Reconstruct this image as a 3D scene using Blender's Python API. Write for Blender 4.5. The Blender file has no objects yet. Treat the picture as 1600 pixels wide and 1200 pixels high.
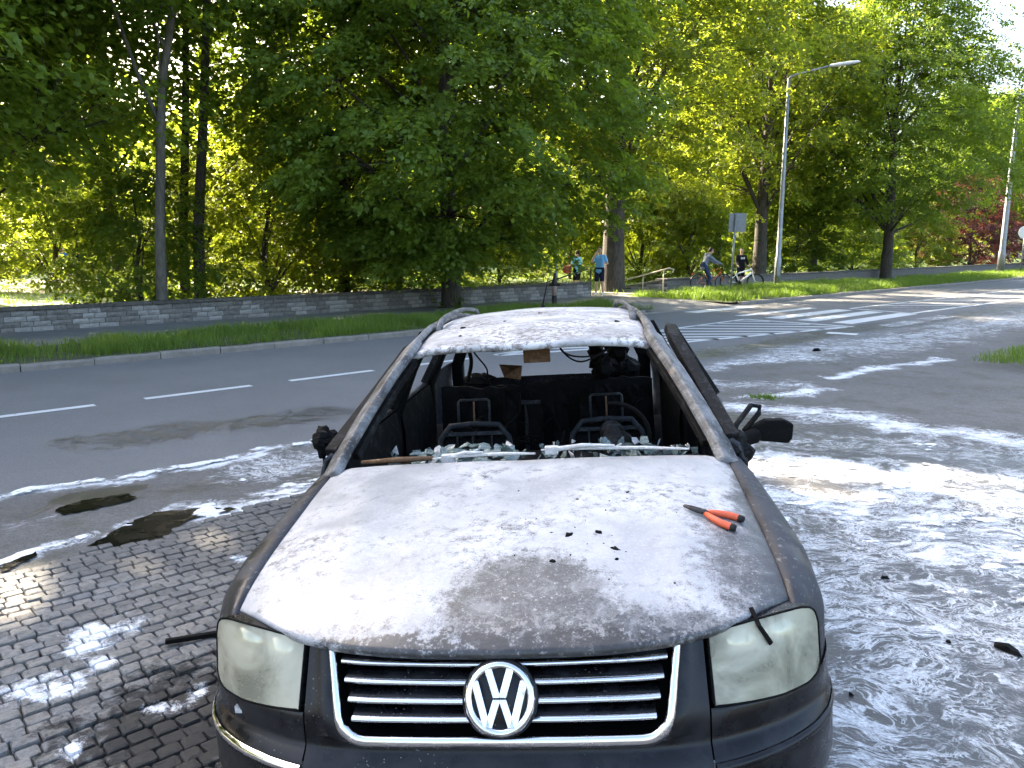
import bpy, bmesh, math, random
import numpy as np
from mathutils import Vector, Matrix, Euler
R = math.radians
scene = bpy.context.scene
C = scene.collection
# ------------------------------------------------------------------ camera
cam_d = bpy.data.cameras.new('camera')
cam_d.lens = 27.0; cam_d.sensor_width = 36.0; cam_d.clip_start = 0.05; cam_d.clip_end = 2000
cam = bpy.data.objects.new('camera', cam_d); C.objects.link(cam)
cam.location = (0, 0, 1.8); cam.rotation_euler = (R(80), 0, 0)
scene.camera = cam
# ------------------------------------------------------------------ sky and sun
SUN_AZ, SUN_EL = 46.0, 30.0        # degrees to the left of the view direction, degrees above the horizon
world = bpy.data.worlds.new('World'); scene.world = world; world.use_nodes = True
wn = world.node_tree
sky = wn.nodes.new('ShaderNodeTexSky'); sky.sky_type = 'NISHITA'; sky.sun_disc = False
sky.sun_elevation = R(SUN_EL); sky.sun_rotation = R(-SUN_AZ); sky.air_density = 0.95; sky.dust_density = 5.0; sky.ozone_density = 0.4
bg = wn.nodes['Background']; bg.inputs[1].default_value = 0.11
wn.links.new(sky.outputs[0], bg.inputs[0])
sd = bpy.data.lights.new('sun', 'SUN'); sd.energy = 5.0; sd.angle = R(0.53); sd.color = (1.0, 0.86, 0.66)
sun = bpy.data.objects.new('sun', sd); C.objects.link(sun)
to_sun = Vector((-math.sin(R(SUN_AZ)) * math.cos(R(SUN_EL)), math.cos(R(SUN_AZ)) * math.cos(R(SUN_EL)), math.sin(R(SUN_EL))))
sun.rotation_euler = (-to_sun).to_track_quat('-Z', 'Y').to_euler(); sun.location = (-20, 10, 30)
vs = scene.view_settings
vs.view_transform = 'Standard'; vs.look = 'None'; vs.gamma = 1.0; vs.use_curve_mapping = False; vs.exposure = 2.95
cy = scene.cycles
cy.use_denoising = True; cy.max_bounces = 5; cy.diffuse_bounces = 2; cy.glossy_bounces = 3; cy.transmission_bounces = 3
cy.use_adaptive_sampling = True; cy.adaptive_threshold = .04
cy.transparent_max_bounces = 6; cy.caustics_reflective = False; cy.caustics_refractive = False
cy.sample_clamp_indirect = 6.0

# ------------------------------------------------------------------ helpers
rng = np.random.default_rng(7); random.seed(7)
K0 = np.array([-2.14, 15.99]); D = np.array([.733, .680]); D = D / np.linalg.norm(D); N = np.array([-D[1], D[0]])
ROAD_ANG = math.atan2(D[1], D[0])
def RS(s, t, z=0.0):                       # along the road, across it (0 = far kerb)
    p = K0 + s * D + t * N
    return Vector((p[0], p[1], z))
def ST(X, Y):
    q0, q1 = X - K0[0], Y - K0[1]
    return q0 * D[0] + q1 * D[1], q0 * N[0] + q1 * N[1]
def G(px, py, h=0.0):                      # where a sight line of the survey photo meets the ground
    p = R(10); u = (px - 800) / 1200; v = (py - 600) / 1200
    d = np.array([u, math.cos(p) - v * math.sin(p), -math.sin(p) - v * math.cos(p)])
    k = (h - 1.8) / d[2]
    return Vector((d[0] * k, d[1] * k, h))
def CT(px, t, z=0.0):                      # ground point on a bearing, at a distance t across the road line
    u = (px - 800) / 1200
    a = u * .9848 * N[0] + N[1]
    Y = (t + K0 @ N - u * .3126 * N[0]) / a
    return Vector((u * (.9848 * Y + .3126), Y, z))
def tag(o, label=None, cat=None, group=None, kind=None):
    if label: o['label'] = label
    if cat: o['category'] = cat
    if group: o['group'] = group
    if kind: o['kind'] = kind
    return o
def empty(name, loc=(0, 0, 0), rot=(0, 0, 0), parent=None):
    o = bpy.data.objects.new(name, None); C.objects.link(o); o.location = loc; o.rotation_euler = rot; o.parent = parent
    o.empty_display_size = 0.1
    return o
def link(name, me, parent=None, loc=None, rot=None, scale=None):
    o = bpy.data.objects.new(name, me); C.objects.link(o); o.parent = parent
    if loc is not None: o.location = loc
    if rot is not None: o.rotation_euler = rot
    if scale is not None: o.scale = scale
    return o
def np_mesh(name, V, F, mat=None, smooth=False, attrs=None):
    V = np.asarray(V, dtype=np.float32); F = np.asarray(F, dtype=np.int32)
    me = bpy.data.meshes.new(name); k = F.shape[1]; nf = len(F)
    me.vertices.add(len(V)); me.vertices.foreach_set('co', V.ravel())
    me.loops.add(nf * k); me.loops.foreach_set('vertex_index', F.ravel())
    me.polygons.add(nf); me.polygons.foreach_set('loop_start', np.arange(nf, dtype=np.int32) * k)
    me.polygons.foreach_set('loop_total', np.full(nf, k, dtype=np.int32))
    if smooth: me.polygons.foreach_set('use_smooth', np.ones(nf, dtype=bool))
    me.update(calc_edges=True)
    for nm, dom, data in (attrs or []):
        a = me.attributes.new(nm, 'FLOAT', dom); a.data.foreach_set('value', np.asarray(data, dtype=np.float32).ravel())
    if mat: me.materials.append(mat)
    return me
class MB:                                   # collects shapes into ONE mesh
    def __init__(self): self.v = []; self.f = []
    def add(self, vs_, fs):
        b = len(self.v); self.v += [tuple(q) for q in vs_]; self.f += [tuple(i + b for i in f) for f in fs]; return self
    def box(self, c, s, rot=None):
        x, y, z = s[0] / 2, s[1] / 2, s[2] / 2
        vs_ = [Vector((i * x, j * y, k * z)) for k in (-1, 1) for j in (-1, 1) for i in (-1, 1)]
        if rot is not None:
            m = rot if isinstance(rot, Matrix) else Euler(rot).to_matrix()
            vs_ = [m @ q for q in vs_]
        c = Vector(c)
        return self.add([q + c for q in vs_], [(0, 2, 3, 1), (4, 5, 7, 6), (0, 1, 5, 4), (2, 6, 7, 3), (0, 4, 6, 2), (1, 3, 7, 5)])
    def tube(self, pts, rad, n=8, closed=False, caps=True, flat=1.0, up=None, ph=0.0):
        pts = [Vector(p) for p in pts]; m = len(pts)
        if not hasattr(rad, '__len__'): rad = [rad] * m
        prev = None; rings = []
        for i, p in enumerate(pts):
            if closed: d = pts[(i + 1) % m] - pts[i - 1]
            else: d = pts[min(i + 1, m - 1)] - pts[max(i - 1, 0)]
            d = d.normalized() if d.length > 1e-9 else Vector((0, 0, 1))
            if prev is None:
                a = Vector(up) if up else (Vector((0, 0, 1)) if abs(d.z) < .9 else Vector((1, 0, 0)))
            else: a = prev
            a = (a - d * a.dot(d)); a = a.normalized() if a.length > 1e-6 else d.orthogonal().normalized()
            prev = a; b = d.cross(a)
            rings.append([p + (a * math.cos(2 * math.pi * k / n + ph) * flat + b * math.sin(2 * math.pi * k / n + ph)) * rad[i] for k in range(n)])
        vs_ = [q for r in rings for q in r]; fs = []
        for i in range(m if closed else m - 1):
            j = (i + 1) % m
            for k in range(n):
                fs.append((i * n + k, i * n + (k + 1) % n, j * n + (k + 1) % n, j * n + k))
        if caps and not closed:
            fs.append(tuple(range(n - 1, -1, -1))); fs.append(tuple((m - 1) * n + k for k in range(n)))
        return self.add(vs_, fs)
    def ball(self, c, r, n=10, m=7):
        if not hasattr(r, '__len__'): r = (r, r, r)
        c = Vector(c); vs_ = [c + Vector((0, 0, r[2]))]
        for i in range(1, m):
            a = math.pi * i / m
            for k in range(n):
                b = 2 * math.pi * k / n
                vs_.append(c + Vector((r[0] * math.sin(a) * math.cos(b), r[1] * math.sin(a) * math.sin(b), r[2] * math.cos(a))))
        vs_.append(c - Vector((0, 0, r[2]))); fs = []
        for k in range(n):
            fs.append((0, 1 + k, 1 + (k + 1) % n))
            for i in range(m - 2):
                fs.append((1 + i * n + k, 1 + (i + 1) * n + k, 1 + (i + 1) * n + (k + 1) % n, 1 + i * n + (k + 1) % n))
            fs.append((1 + (m - 2) * n + k, len(vs_) - 1, 1 + (m - 2) * n + (k + 1) % n))
        return self.add(vs_, fs)
    def lathe(self, prof, n=16, mtx=None):   # prof: (radius, height) about z
        vs_ = []
        for r, h in prof:
            for k in range(n):
                a = 2 * math.pi * k / n; vs_.append(Vector((r * math.cos(a), r * math.sin(a), h)))
        if mtx: vs_ = [mtx @ q for q in vs_]
        fs = [(i * n + k, i * n + (k + 1) % n, (i + 1) * n + (k + 1) % n, (i + 1) * n + k) for i in range(len(prof) - 1) for k in range(n)]
        fs.append(tuple(range(n - 1, -1, -1))); fs.append(tuple((len(prof) - 1) * n + k for k in range(n)))
        return self.add(vs_, fs)
    def prism(self, poly, y0, y1, mtx=None): # polygon in x,z extruded along y
        n = len(poly)
        vs_ = [Vector((a, y0, b)) for a, b in poly] + [Vector((a, y1, b)) for a, b in poly]
        if mtx: vs_ = [mtx @ q for q in vs_]
        fs = [tuple(range(n)), tuple(range(2 * n - 1, n - 1, -1))] + [(i, i + n, (i + 1) % n + n, (i + 1) % n) for i in range(n)]
        return self.add(vs_, fs)
    def grid(self, rows):                    # list of rows of points
        m = len(rows[0]); vs_ = [q for r in rows for q in r]
        fs = [(i * m + k, i * m + k + 1, (i + 1) * m + k + 1, (i + 1) * m + k) for i in range(len(rows) - 1) for k in range(m - 1)]
        return self.add(vs_, fs)
    def build(self, name, mat, parent=None, smooth=False, loc=None, rot=None, bevel=0, subsurf=0, solid=0, remesh=0):
        me = bpy.data.meshes.new(name); me.from_pydata(self.v, [], self.f); me.update()
        bm = bmesh.new(); bm.from_mesh(me); bmesh.ops.recalc_face_normals(bm, faces=bm.faces); bm.to_mesh(me); bm.free()
        if mat: me.materials.append(mat)
        if smooth: me.polygons.foreach_set('use_smooth', np.ones(len(me.polygons), dtype=bool))
        o = link(name, me, parent, loc, rot)
        if remesh:
            md = o.modifiers.new('remesh', 'REMESH'); md.mode = 'VOXEL'; md.voxel_size = remesh; md.use_smooth_shade = True
            sm = o.modifiers.new('smooth', 'SMOOTH'); sm.iterations = 3
        if solid:
            md = o.modifiers.new('solid', 'SOLIDIFY'); md.thickness = solid; md.offset = -1
        if bevel:
            md = o.modifiers.new('bevel', 'BEVEL'); md.width = bevel; md.segments = 2; md.limit_method = 'ANGLE'; md.angle_limit = R(40)
        if subsurf:
            md = o.modifiers.new('sub', 'SUBSURF'); md.levels = subsurf; md.render_levels = subsurf
        return o
def copy_tree(o, parent=None):
    c = o.copy(); C.objects.link(c); c.parent = parent
    for ch in list(o.children): copy_tree(ch, c)
    return c
def smooth_interp(xs, ys):
    xs = np.array(xs, float); ys = np.array(ys, float)
    m = np.gradient(ys, xs)
    def f(x):
        x = float(min(max(x, xs[0]), xs[-1])); i = int(min(np.searchsorted(xs, x, 'right') - 1, len(xs) - 2)); i = max(i, 0)
        h = xs[i + 1] - xs[i]; t = (x - xs[i]) / h
        return (2*t**3 - 3*t**2 + 1) * ys[i] + (t**3 - 2*t**2 + t) * h * m[i] + (-2*t**3 + 3*t**2) * ys[i + 1] + (t**3 - t**2) * h * m[i + 1]
    return f
# lattice noise for numpy arrays
_lat = rng.random((256, 256))
def vnoise(x, y):
    xi = np.floor(x).astype(int); yi = np.floor(y).astype(int); fx = x - xi; fy = y - yi
    fx = fx * fx * (3 - 2 * fx); fy = fy * fy * (3 - 2 * fy)
    a = _lat[xi % 256, yi % 256]; b = _lat[(xi + 1) % 256, yi % 256]; c = _lat[xi % 256, (yi + 1) % 256]; d = _lat[(xi + 1) % 256, (yi + 1) % 256]
    return (a * (1 - fx) + b * fx) * (1 - fy) + (c * (1 - fx) + d * fx) * fy
def fbm(x, y, o=4):
    v = 0; a = .5; t = 0
    for i in range(o):
        v = v + a * vnoise(x * 2**i + 17.3 * i, y * 2**i + 5.1 * i); t += a; a *= .5
    return v / t
# ------------------------------------------------------------------ material helpers
class NT:
    def __init__(self, name):
        self.m = bpy.data.materials.new(name); self.m.use_nodes = True; self.t = self.m.node_tree
        self.b = self.t.nodes['Principled BSDF']; self.out = self.t.nodes['Material Output']
    def n(self, typ, **kw):
        nd = self.t.nodes.new('ShaderNode' + typ)
        for k, v in kw.items():
            if k.startswith('i_'):
                nd.inputs[k[2:].replace('_', ' ')].default_value = v
            else: setattr(nd, k, v)
        return nd
    def L(self, a, b): self.t.links.new(a, b)
    def coord(self, which='Object', scale=None):
        o = self.n('TexCoord').outputs[which]
        if which == 'World': pass
        if scale:
            mp = self.n('Mapping'); mp.inputs['Scale'].default_value = scale; self.L(o, mp.inputs[0]); o = mp.outputs[0]
        return o
    def pos(self, scale=None, rot=None):
        o = self.n('NewGeometry').outputs['Position']
        if scale or rot:
            mp = self.n('Mapping')
            if rot: mp.inputs['Rotation'].default_value = rot
            if scale: mp.inputs['Scale'].default_value = scale
            self.L(o, mp.inputs[0]); o = mp.outputs[0]
        return o
    def noise(self, co, scale, detail=4, rough=.55, dist=0):
        nd = self.n('TexNoise'); nd.inputs['Scale'].default_value = scale; nd.inputs['Detail'].default_value = detail
        nd.inputs['Roughness'].default_value = rough; nd.inputs['Distortion'].default_value = dist
        if co is not None: self.L(co, nd.inputs['Vector'])
        return nd.outputs[0]
    def vor(self, co, scale, feature='F1', out='Distance', rnd=1):
        nd = self.n('TexVoronoi'); nd.feature = feature; nd.inputs['Scale'].default_value = scale; nd.inputs['Randomness'].default_value = rnd
        if co is not None: self.L(co, nd.inputs['Vector'])
        return nd.outputs[out]
    def ramp(self, fac, stops):
        nd = self.n('ValToRGB'); cr = nd.color_ramp
        while len(cr.elements) < len(stops): cr.elements.new(.5)
        for e, (p, c) in zip(cr.elements, stops):
            e.position = p; e.color = (c, c, c, 1) if not hasattr(c, '__len__') else (*c, 1)
        self.L(fac, nd.inputs[0]); return nd.outputs[0]
    def mix(self, fac, a, b, mode='MIX'):
        nd = self.n('MixRGB'); nd.blend_type = mode
        for i, q in enumerate((fac, a, b)):
            if hasattr(q, 'is_output'): self.L(q, nd.inputs[i])
            elif i == 0: nd.inputs[0].default_value = q
            else: nd.inputs[i].default_value = (*q, 1) if hasattr(q, '__len__') else (q, q, q, 1)
        return nd.outputs[0]
    def math(self, op, a, b=0.0, clamp=False):
        nd = self.n('Math'); nd.operation = op; nd.use_clamp = clamp
        for i, q in enumerate((a, b)):
            if hasattr(q, 'is_output'): self.L(q, nd.inputs[i])
            else: nd.inputs[i].default_value = q
        return nd.outputs[0]
    def smooth(self, x, lo, hi):
        nd = self.n('MapRange'); nd.interpolation_type = 'SMOOTHSTEP'
        for i, q in ((0, x), (1, lo), (2, hi)):
            if hasattr(q, 'is_output'): self.L(q, nd.inputs[i])
            else: nd.inputs[i].default_value = q
        return nd.outputs[0]
    def attr(self, nm): 
        nd = self.n('Attribute'); nd.attribute_name = nm; return nd.outputs['Fac']
    def objrand(self): return self.n('ObjectInfo').outputs['Random']
    def bump(self, h, strength=.3, dist=.01):
        nd = self.n('Bump'); nd.inputs['Strength'].default_value = strength; nd.inputs['Distance'].default_value = dist
        self.L(h, nd.inputs['Height']); self.L(nd.outputs[0], self.b.inputs['Normal']); return nd
    def set(self, color=None, rough=None, metal=None, spec=None):
        for nm, q in (('Base Color', color), ('Roughness', rough), ('Metallic', metal), ('Specular IOR Level', spec)):
            if q is None: continue
            if hasattr(q, 'is_output'): self.L(q, self.b.inputs[nm])
            elif nm == 'Base Color': self.b.inputs[nm].default_value = (*q, 1)
            else: self.b.inputs[nm].default_value = q
        return self.m
def plain(name, color, rough=.6, metal=0.0, spec=.5, var=.25, scale=8.0, bump=0.0):
    t = NT(name); co = t.coord('Object'); nz = t.noise(co, scale, 5, .6)
    c = t.mix(t.smooth(nz, .3, .7), tuple(q * (1 - var) for q in color), tuple(min(1, q * (1 + var)) for q in color))
    if bump: t.bump(nz, bump, .01)
    return t.set(c, rough, metal, spec)
MAT = {}
# ---- ground materials
def foam_layers(t, base, rough, bump_h):
    """lay extinguisher foam and wet patches, driven by per-vertex coverage, over a base colour"""
    foam = t.attr('foam'); wet = t.attr('wet')
    p = t.pos()
    warp = t.n('VectorMath'); warp.operation = 'ADD'
    wnz = t.n('TexNoise'); wnz.inputs['Scale'].default_value = 1.6; wnz.inputs['Detail'].default_value = 3; t.L(p, wnz.inputs['Vector'])
    sc = t.n('VectorMath'); sc.operation = 'SCALE'; sc.inputs['Scale'].default_value = .7; t.L(wnz.outputs['Color'], sc.inputs[0])
    t.L(p, warp.inputs[0]); t.L(sc.outputs[0], warp.inputs[1])
    mp = t.n('Mapping'); mp.inputs['Rotation'].default_value = (0, 0, R(-25)); mp.inputs['Scale'].default_value = (3.2, 9.0, 3); t.L(warp.outputs[0], mp.inputs[0])
    n1 = t.noise(mp.outputs[0], 1.3, 6, .68, .4)
    n2 = t.noise(warp.outputs[0], 6.5, 7, .72, .7)
    n3 = t.noise(p, 70, 3, .6)
    def filament(co_, sc_, w_, dist_):
        return t.smooth(t.math('ABSOLUTE', t.math('SUBTRACT', t.noise(co_, sc_, 5, .62, dist_), .5)), w_, w_ * .15)
    fil = t.math('MAXIMUM', filament(mp.outputs[0], 1.1, .030, .9), t.math('MAXIMUM', filament(warp.outputs[0], 3.6, .032, .8), t.math('MULTIPLY', filament(warp.outputs[0], 8.5, .045, .6), .8)))
    nn = t.math('ADD', t.math('MULTIPLY', n1, .48), t.math('ADD', t.math('MULTIPLY', n2, .45), t.math('MULTIPLY', n3, .07)))
    thr = t.math('SUBTRACT', .74, t.math('MULTIPLY', foam, .36))
    cover = t.smooth(nn, t.math('SUBTRACT', thr, .02), t.math('ADD', thr, .09))
    cover = t.math('MAXIMUM', cover, t.math('MULTIPLY', t.math('MULTIPLY', fil, t.smooth(nn, t.math('SUBTRACT', thr, .16), thr)), .85))
    cover = t.math('MULTIPLY', t.math('MULTIPLY', cover, t.smooth(foam, .04, .3)), t.math('ADD', .70, t.math('MULTIPLY', t.smooth(n3, .38, .6), .30)))
    cover = t.math('MAXIMUM', cover, t.math('MULTIPLY', t.smooth(foam, .2, .9), t.math('MULTIPLY', t.smooth(n2, .42, .7), .22)))
    wetn = t.smooth(t.math('ADD', wet, t.math('MULTIPLY', t.math('SUBTRACT', t.math('ADD', t.math('MULTIPLY', n2, .5), t.math('MULTIPLY', n1, .5)), .5), 1.8)), .35, .75)
    col = t.mix(wetn, base, (.018, .018, .019), 'MIX') if False else t.mix(t.math('MULTIPLY', wetn, .62), base, (.016, .016, .017))
    rgh = t.mix(wetn, rough, .32)
    col = t.mix(cover, col, (.80, .82, .84)); rgh = t.mix(cover, rgh, .55)
    h = t.math('ADD', t.math('MULTIPLY', bump_h, t.math('SUBTRACT', 1.0, t.math('MULTIPLY', wetn, .6))), t.math('MULTIPLY', cover, 1.2))
    t.bump(h, .55, .006)
    t.set(col, rgh)
def ground_mat(name, c0, c1, grit):
    t = NT(name); p = t.pos()
    big = t.noise(p, .55, 5, .6); fine = t.noise(p, 95, 3, .7); agg = t.vor(p, 120)
    base = t.mix(t.smooth(big, .3, .7), c0, c1); g2 = t.noise(p, 38, 4, .75); g3 = t.noise(p, 7, 5, .7)
    base = t.mix(t.math('MULTIPLY', t.smooth(g2, .48, .72), grit), base, tuple(q * 1.75 for q in c1)); base = t.mix(t.math('MULTIPLY', t.smooth(g2, .50, .30), grit * 1.1), base, tuple(q * .40 for q in c0)); base = t.mix(t.math('MULTIPLY', t.smooth(g3, .45, .7), grit * .5), base, tuple(q * .55 for q in c0))
    base = t.mix(t.math('MULTIPLY', t.smooth(fine, .35, .75), grit), base, tuple(q * 2.1 for q in c1))
    base = t.mix(t.math('MULTIPLY', t.smooth(agg, .55, .2), grit * .5), base, tuple(q * .35 for q in c0))
    if grit > .4: base = t.mix(t.math('MULTIPLY', t.smooth(t.noise(p, 2.3, 6, .7), .48, .66), .55), base, (.075, .072, .045))
    foam_layers(t, base, .85, t.math('ADD', fine, agg)); return t.m
MAT['road'] = ground_mat('asphalt road', (.128, .126, .123), (.158, .155, .15), .28)
MAT['yard'] = ground_mat('worn asphalt', (.075, .073, .07), (.125, .12, .112), .55)
def simple_ground(name, c0, c1, s=2.0, bmp=.4):
    t = NT(name); p = t.pos(); a = t.noise(p, s, 6, .65); f = t.noise(p, s * 22, 4, .7)
    t.bump(f, bmp, .02); return t.set(t.mix(t.smooth(t.math('ADD', t.math('MULTIPLY', a, .6), t.math('MULTIPLY', f, .4)), .35, .65), c0, c1), .9)
MAT['soil'] = simple_ground('verge soil', (.055, .05, .03), (.06, .085, .028), 3)
MAT['lawn'] = simple_ground('park lawn', (.07, .11, .025), (.12, .17, .04), 1.2)
MAT['walk'] = simple_ground('pavement concrete', (.15, .148, .14), (.20, .195, .185), 1.5, .2)
MAT['path'] = simple_ground('gravel path', (.30, .26, .20), (.38, .34, .27), 1.5, .3)
MAT['kerb'] = simple_ground('kerb concrete', (.17, .15, .125), (.26, .235, .20), 5, .5)
def paint_mat(nm, keep):
    t = NT(nm); p = t.pos(); n = t.noise(p, 9, 6, .75); n2 = t.noise(p, 1.2, 3)
    k = t.smooth(t.math('ADD', t.math('MULTIPLY', n, .7), t.math('MULTIPLY', n2, .3)), keep, keep + .12)
    return t.set(t.mix(k, (.12, .12, .125), (.62, .62, .60)), .7)
MAT['paint'] = paint_mat('road paint', .30); MAT['worn_paint'] = paint_mat('worn road paint', .47)
FOAM_SPOTS = [(150, 985, .13), (168, 992, .10), (130, 1012, .08), (40, 1075, .10), (80, 1068, .10), (120, 1058, .09), (155, 1040, .07), (250, 1105, .07), (310, 1078, .05), (365, 872, .06), (110, 1165, .05)]
def spot_foam(t, col, keep=.5):
    p = t.pos(); acc = None; nz_ = t.n('TexNoise'); nz_.inputs['Scale'].default_value = 7; nz_.inputs['Detail'].default_value = 5; t.L(p, nz_.inputs['Vector'])
    for px, py, r_ in FOAM_SPOTS:
        g = G(px, py, .05); d_ = t.n('VectorMath'); d_.operation = 'DISTANCE'; t.L(p, d_.inputs[0]); d_.inputs[1].default_value = (g.x, g.y, .04)
        q = t.math('SUBTRACT', 1.0, t.math('DIVIDE', d_.outputs['Value'], r_ * 1.9)); acc = q if acc is None else t.math('MAXIMUM', acc, q)
    f_ = t.math('ADD', acc, t.math('ADD', t.math('MULTIPLY', t.math('SUBTRACT', nz_.outputs[0], .5), 2.4), t.math('MULTIPLY', t.math('SUBTRACT', t.noise(p, 55, 4, .7, 1.0), .5), 1.3)))
    f_ = t.math('MULTIPLY', t.smooth(f_, .40, .95), t.smooth(acc, -.25, .25)); return t.mix(f_, col, (.80, .82, .84)), f_
t = NT('cobble granite'); r = t.objrand(); nz = t.noise(t.pos(), 34, 5, .75); n9 = t.noise(t.pos(), 140, 3, .7); big = t.noise(t.pos(), 1.3, 4); mid = t.noise(t.pos(), 8, 4, .6)
c = t.ramp(r, [(0, (.15, .144, .134)), (.3, (.205, .195, .178)), (.65, (.25, .235, .21)), (1, (.19, .19, .188))])
c = t.mix(t.math('MULTIPLY', t.smooth(nz, .42, .68), .55), c, (.055, .053, .05)); c = t.mix(t.math('MULTIPLY', t.smooth(n9, .5, .7), .35), c, (.27, .26, .245)); c = t.mix(t.math('MULTIPLY', t.smooth(t.math('ADD', t.math('MULTIPLY', big, .6), t.math('MULTIPLY', mid, .4)), .54, .66), .7), c, (.035, .034, .033))
dp = t.n('VectorMath'); dp.operation = 'DISTANCE'; t.L(t.pos(), dp.inputs[0]); g_ = G(300, 1130, .05); dp.inputs[1].default_value = (g_.x, g_.y, .05)
dirt_ = t.math('ADD', t.math('SUBTRACT', 1.0, t.math('DIVIDE', dp.outputs['Value'], .62)), t.math('MULTIPLY', t.math('SUBTRACT', t.noise(t.pos(), 11, 6, .75), .5), 2.2)); c = t.mix(t.math('MULTIPLY', t.smooth(dirt_, .05, .5), .9), c, (.018, .0175, .017))
c, f_ = spot_foam(t, c)
t.bump(t.math('ADD', nz, t.math('MULTIPLY', n9, .5)), .6, .006); MAT['cobble'] = t.set(c, t.mix(t.smooth(big, .5, .7), .85, .6), 0, .3)
t = NT('joint dirt'); nz = t.noise(t.pos(), 40, 5, .7); t.bump(nz, .7, .02); c, f_ = spot_foam(t, t.mix(nz, (.012, .011, .010), (.06, .055, .048))); MAT['joint'] = t.set(c, .9)
t = NT('foam'); p_ = t.pos(); nz = t.noise(p_, 60, 5, .7, 1); nf = t.noise(p_, 24, 6, .75, .6); nl = t.noise(t.pos((2.5, 8, 3), (0, 0, R(-25))), 3.0, 6, .7, .8)
t.bump(nz, .5, .006); t.set(t.mix(t.smooth(nz, .3, .6), (.70, .72, .74), (.84, .85, .86)), .6)
al = t.smooth(t.math('ADD', t.math('MULTIPLY', t.attr('thick'), 3.2), t.math('ADD', t.math('MULTIPLY', t.math('SUBTRACT', nf, .5), 1.5), t.math('MULTIPLY', t.math('SUBTRACT', nl, .5), 1.6))), .10, .50)
t.L(al, t.b.inputs['Alpha']); MAT['foam'] = t.m
t = NT('dirty water'); MAT['puddle'] = t.set((.006, .006, .005), t.mix(t.smooth(t.noise(t.pos(), 6, 4), .45, .65), .15, .4), 0, .08)
def stone_mat(nm, c0, c1):
    t = NT(nm); co = t.coord('Object'); r = t.objrand(); n = t.noise(t.pos(), 14, 6, .7); f = t.noise(t.pos(), 60, 4, .7)
    c = t.mix(t.smooth(n, .3, .7), c0, c1); c = t.mix(t.math('MULTIPLY', r, .45), c, tuple(q * .45 for q in c0)); t.bump(t.math('ADD', n, f), .6, .02)
    return t.set(c, .9)
MAT['block'] = stone_mat('grey wall block', (.14, .133, .12), (.24, .228, .205)); MAT['block_lime'] = stone_mat('lime stained block', (.26, .25, .228), (.37, .355, .325))
MAT['cap'] = stone_mat('wall cap', (.075, .07, .06), (.15, .14, .12)); MAT['mortar'] = stone_mat('wall mortar', (.05, .048, .045), (.09, .085, .08))
# ---- foliage
def leaf_mat(nm, d0, d1, tr, fac=.5, rough=.5):
    t = NT(nm); v = t.attr('v'); orn = t.objrand()
    f = t.math('ADD', t.math('MULTIPLY', v, .75), t.math('MULTIPLY', orn, .25))
    col = t.mix(f, d0, d1); t.set(col, rough, 0, .35)
    tl = t.n('BsdfTranslucent'); t.L(t.mix(f, tuple(q * .75 for q in tr), tuple(q * 1.2 for q in tr)), tl.inputs[0])
    mx = t.n('MixShader'); mx.inputs[0].default_value = fac; t.L(t.b.outputs[0], mx.inputs[1]); t.L(tl.outputs[0], mx.inputs[2]); t.L(mx.outputs[0], t.out.inputs[0])
    return t.m
MAT['leaf'] = leaf_mat('linden leaf', (.075, .128, .020), (.150, .212, .036), (.34, .46, .03), .50)
MAT['leaf_b'] = leaf_mat('maple leaf', (.052, .096, .014), (.108, .160, .024), (.40, .47, .03), .55)
MAT['leaf_d'] = leaf_mat('dark leaf', (.042, .080, .014), (.092, .140, .026), (.30, .41, .03), .48)
MAT['leaf_p'] = leaf_mat('purple leaf', (.055, .022, .024), (.11, .045, .04), (.28, .07, .05), .4)
MAT['grass'] = leaf_mat('grass blade', (.075, .135, .02), (.16, .235, .04), (.26, .40, .03), .40)
def bark_mat(nm, c0, c1):
    t = NT(nm); mp = t.coord('Object', (6, 6, 1.2)); n = t.noise(mp, 3, 6, .7); w = t.noise(t.coord('Object'), 2.0, 3)
    t.bump(n, .8, .03); return t.set(t.mix(t.smooth(t.math('ADD', t.math('MULTIPLY', n, .7), t.math('MULTIPLY', w, .3)), .35, .65), c0, c1), .9)
MAT['bark'] = bark_mat('dark bark', (.030, .025, .020), (.085, .072, .058)); MAT['bark_light'] = bark_mat('pale grey bark', (.075, .068, .056), (.16, .142, .118))
# ---- metals and plain stuff
MAT['galv'] = plain('galvanised steel', (.22, .235, .25), .45, .6, .5, .15, 5)
MAT['signback'] = plain('grey sign back', (.22, .235, .25), .5, .3, .5, .12, 3)
MAT['white_paint'] = plain('white paint', (.74, .74, .74), .35, 0, .5, .05)
MAT['rail_paint'] = plain('pale rail paint', (.50, .44, .34), .5, 0, .5, .15)
MAT['rail_dark'] = plain('dark rail paint', (.05, .052, .05), .5, 0, .5, .2)
MAT['skin'] = plain('skin', (.50, .31, .22), .55, 0, .4, .08)
MAT['blue_cloth'] = plain('light blue cotton', (.20, .47, .72), .9, 0, .2, .12)
MAT['turq_cloth'] = plain('turquoise cotton', (.25, .58, .66), .9, 0, .2, .1)
MAT['royal_cloth'] = plain('royal blue cotton', (.05, .17, .50), .9, 0, .2, .1)
MAT['navy_cloth'] = plain('navy cotton', (.012, .016, .035), .9, 0, .2, .2)
MAT['jeans'] = plain('blue denim', (.03, .05, .11), .9, 0, .2, .2)
MAT['grey_cloth'] = plain('grey blue jacket', (.19, .215, .26), .9, 0, .2, .15)
MAT['black_cloth'] = plain('black cotton', (.010, .010, .012), .9, 0, .2, .2)
MAT['hair'] = plain('brown hair', (.03, .018, .010), .7, 0, .3, .3)
MAT['red_cloth'] = plain('red bag cloth', (.33, .07, .05), .8, 0, .2, .15)
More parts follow.
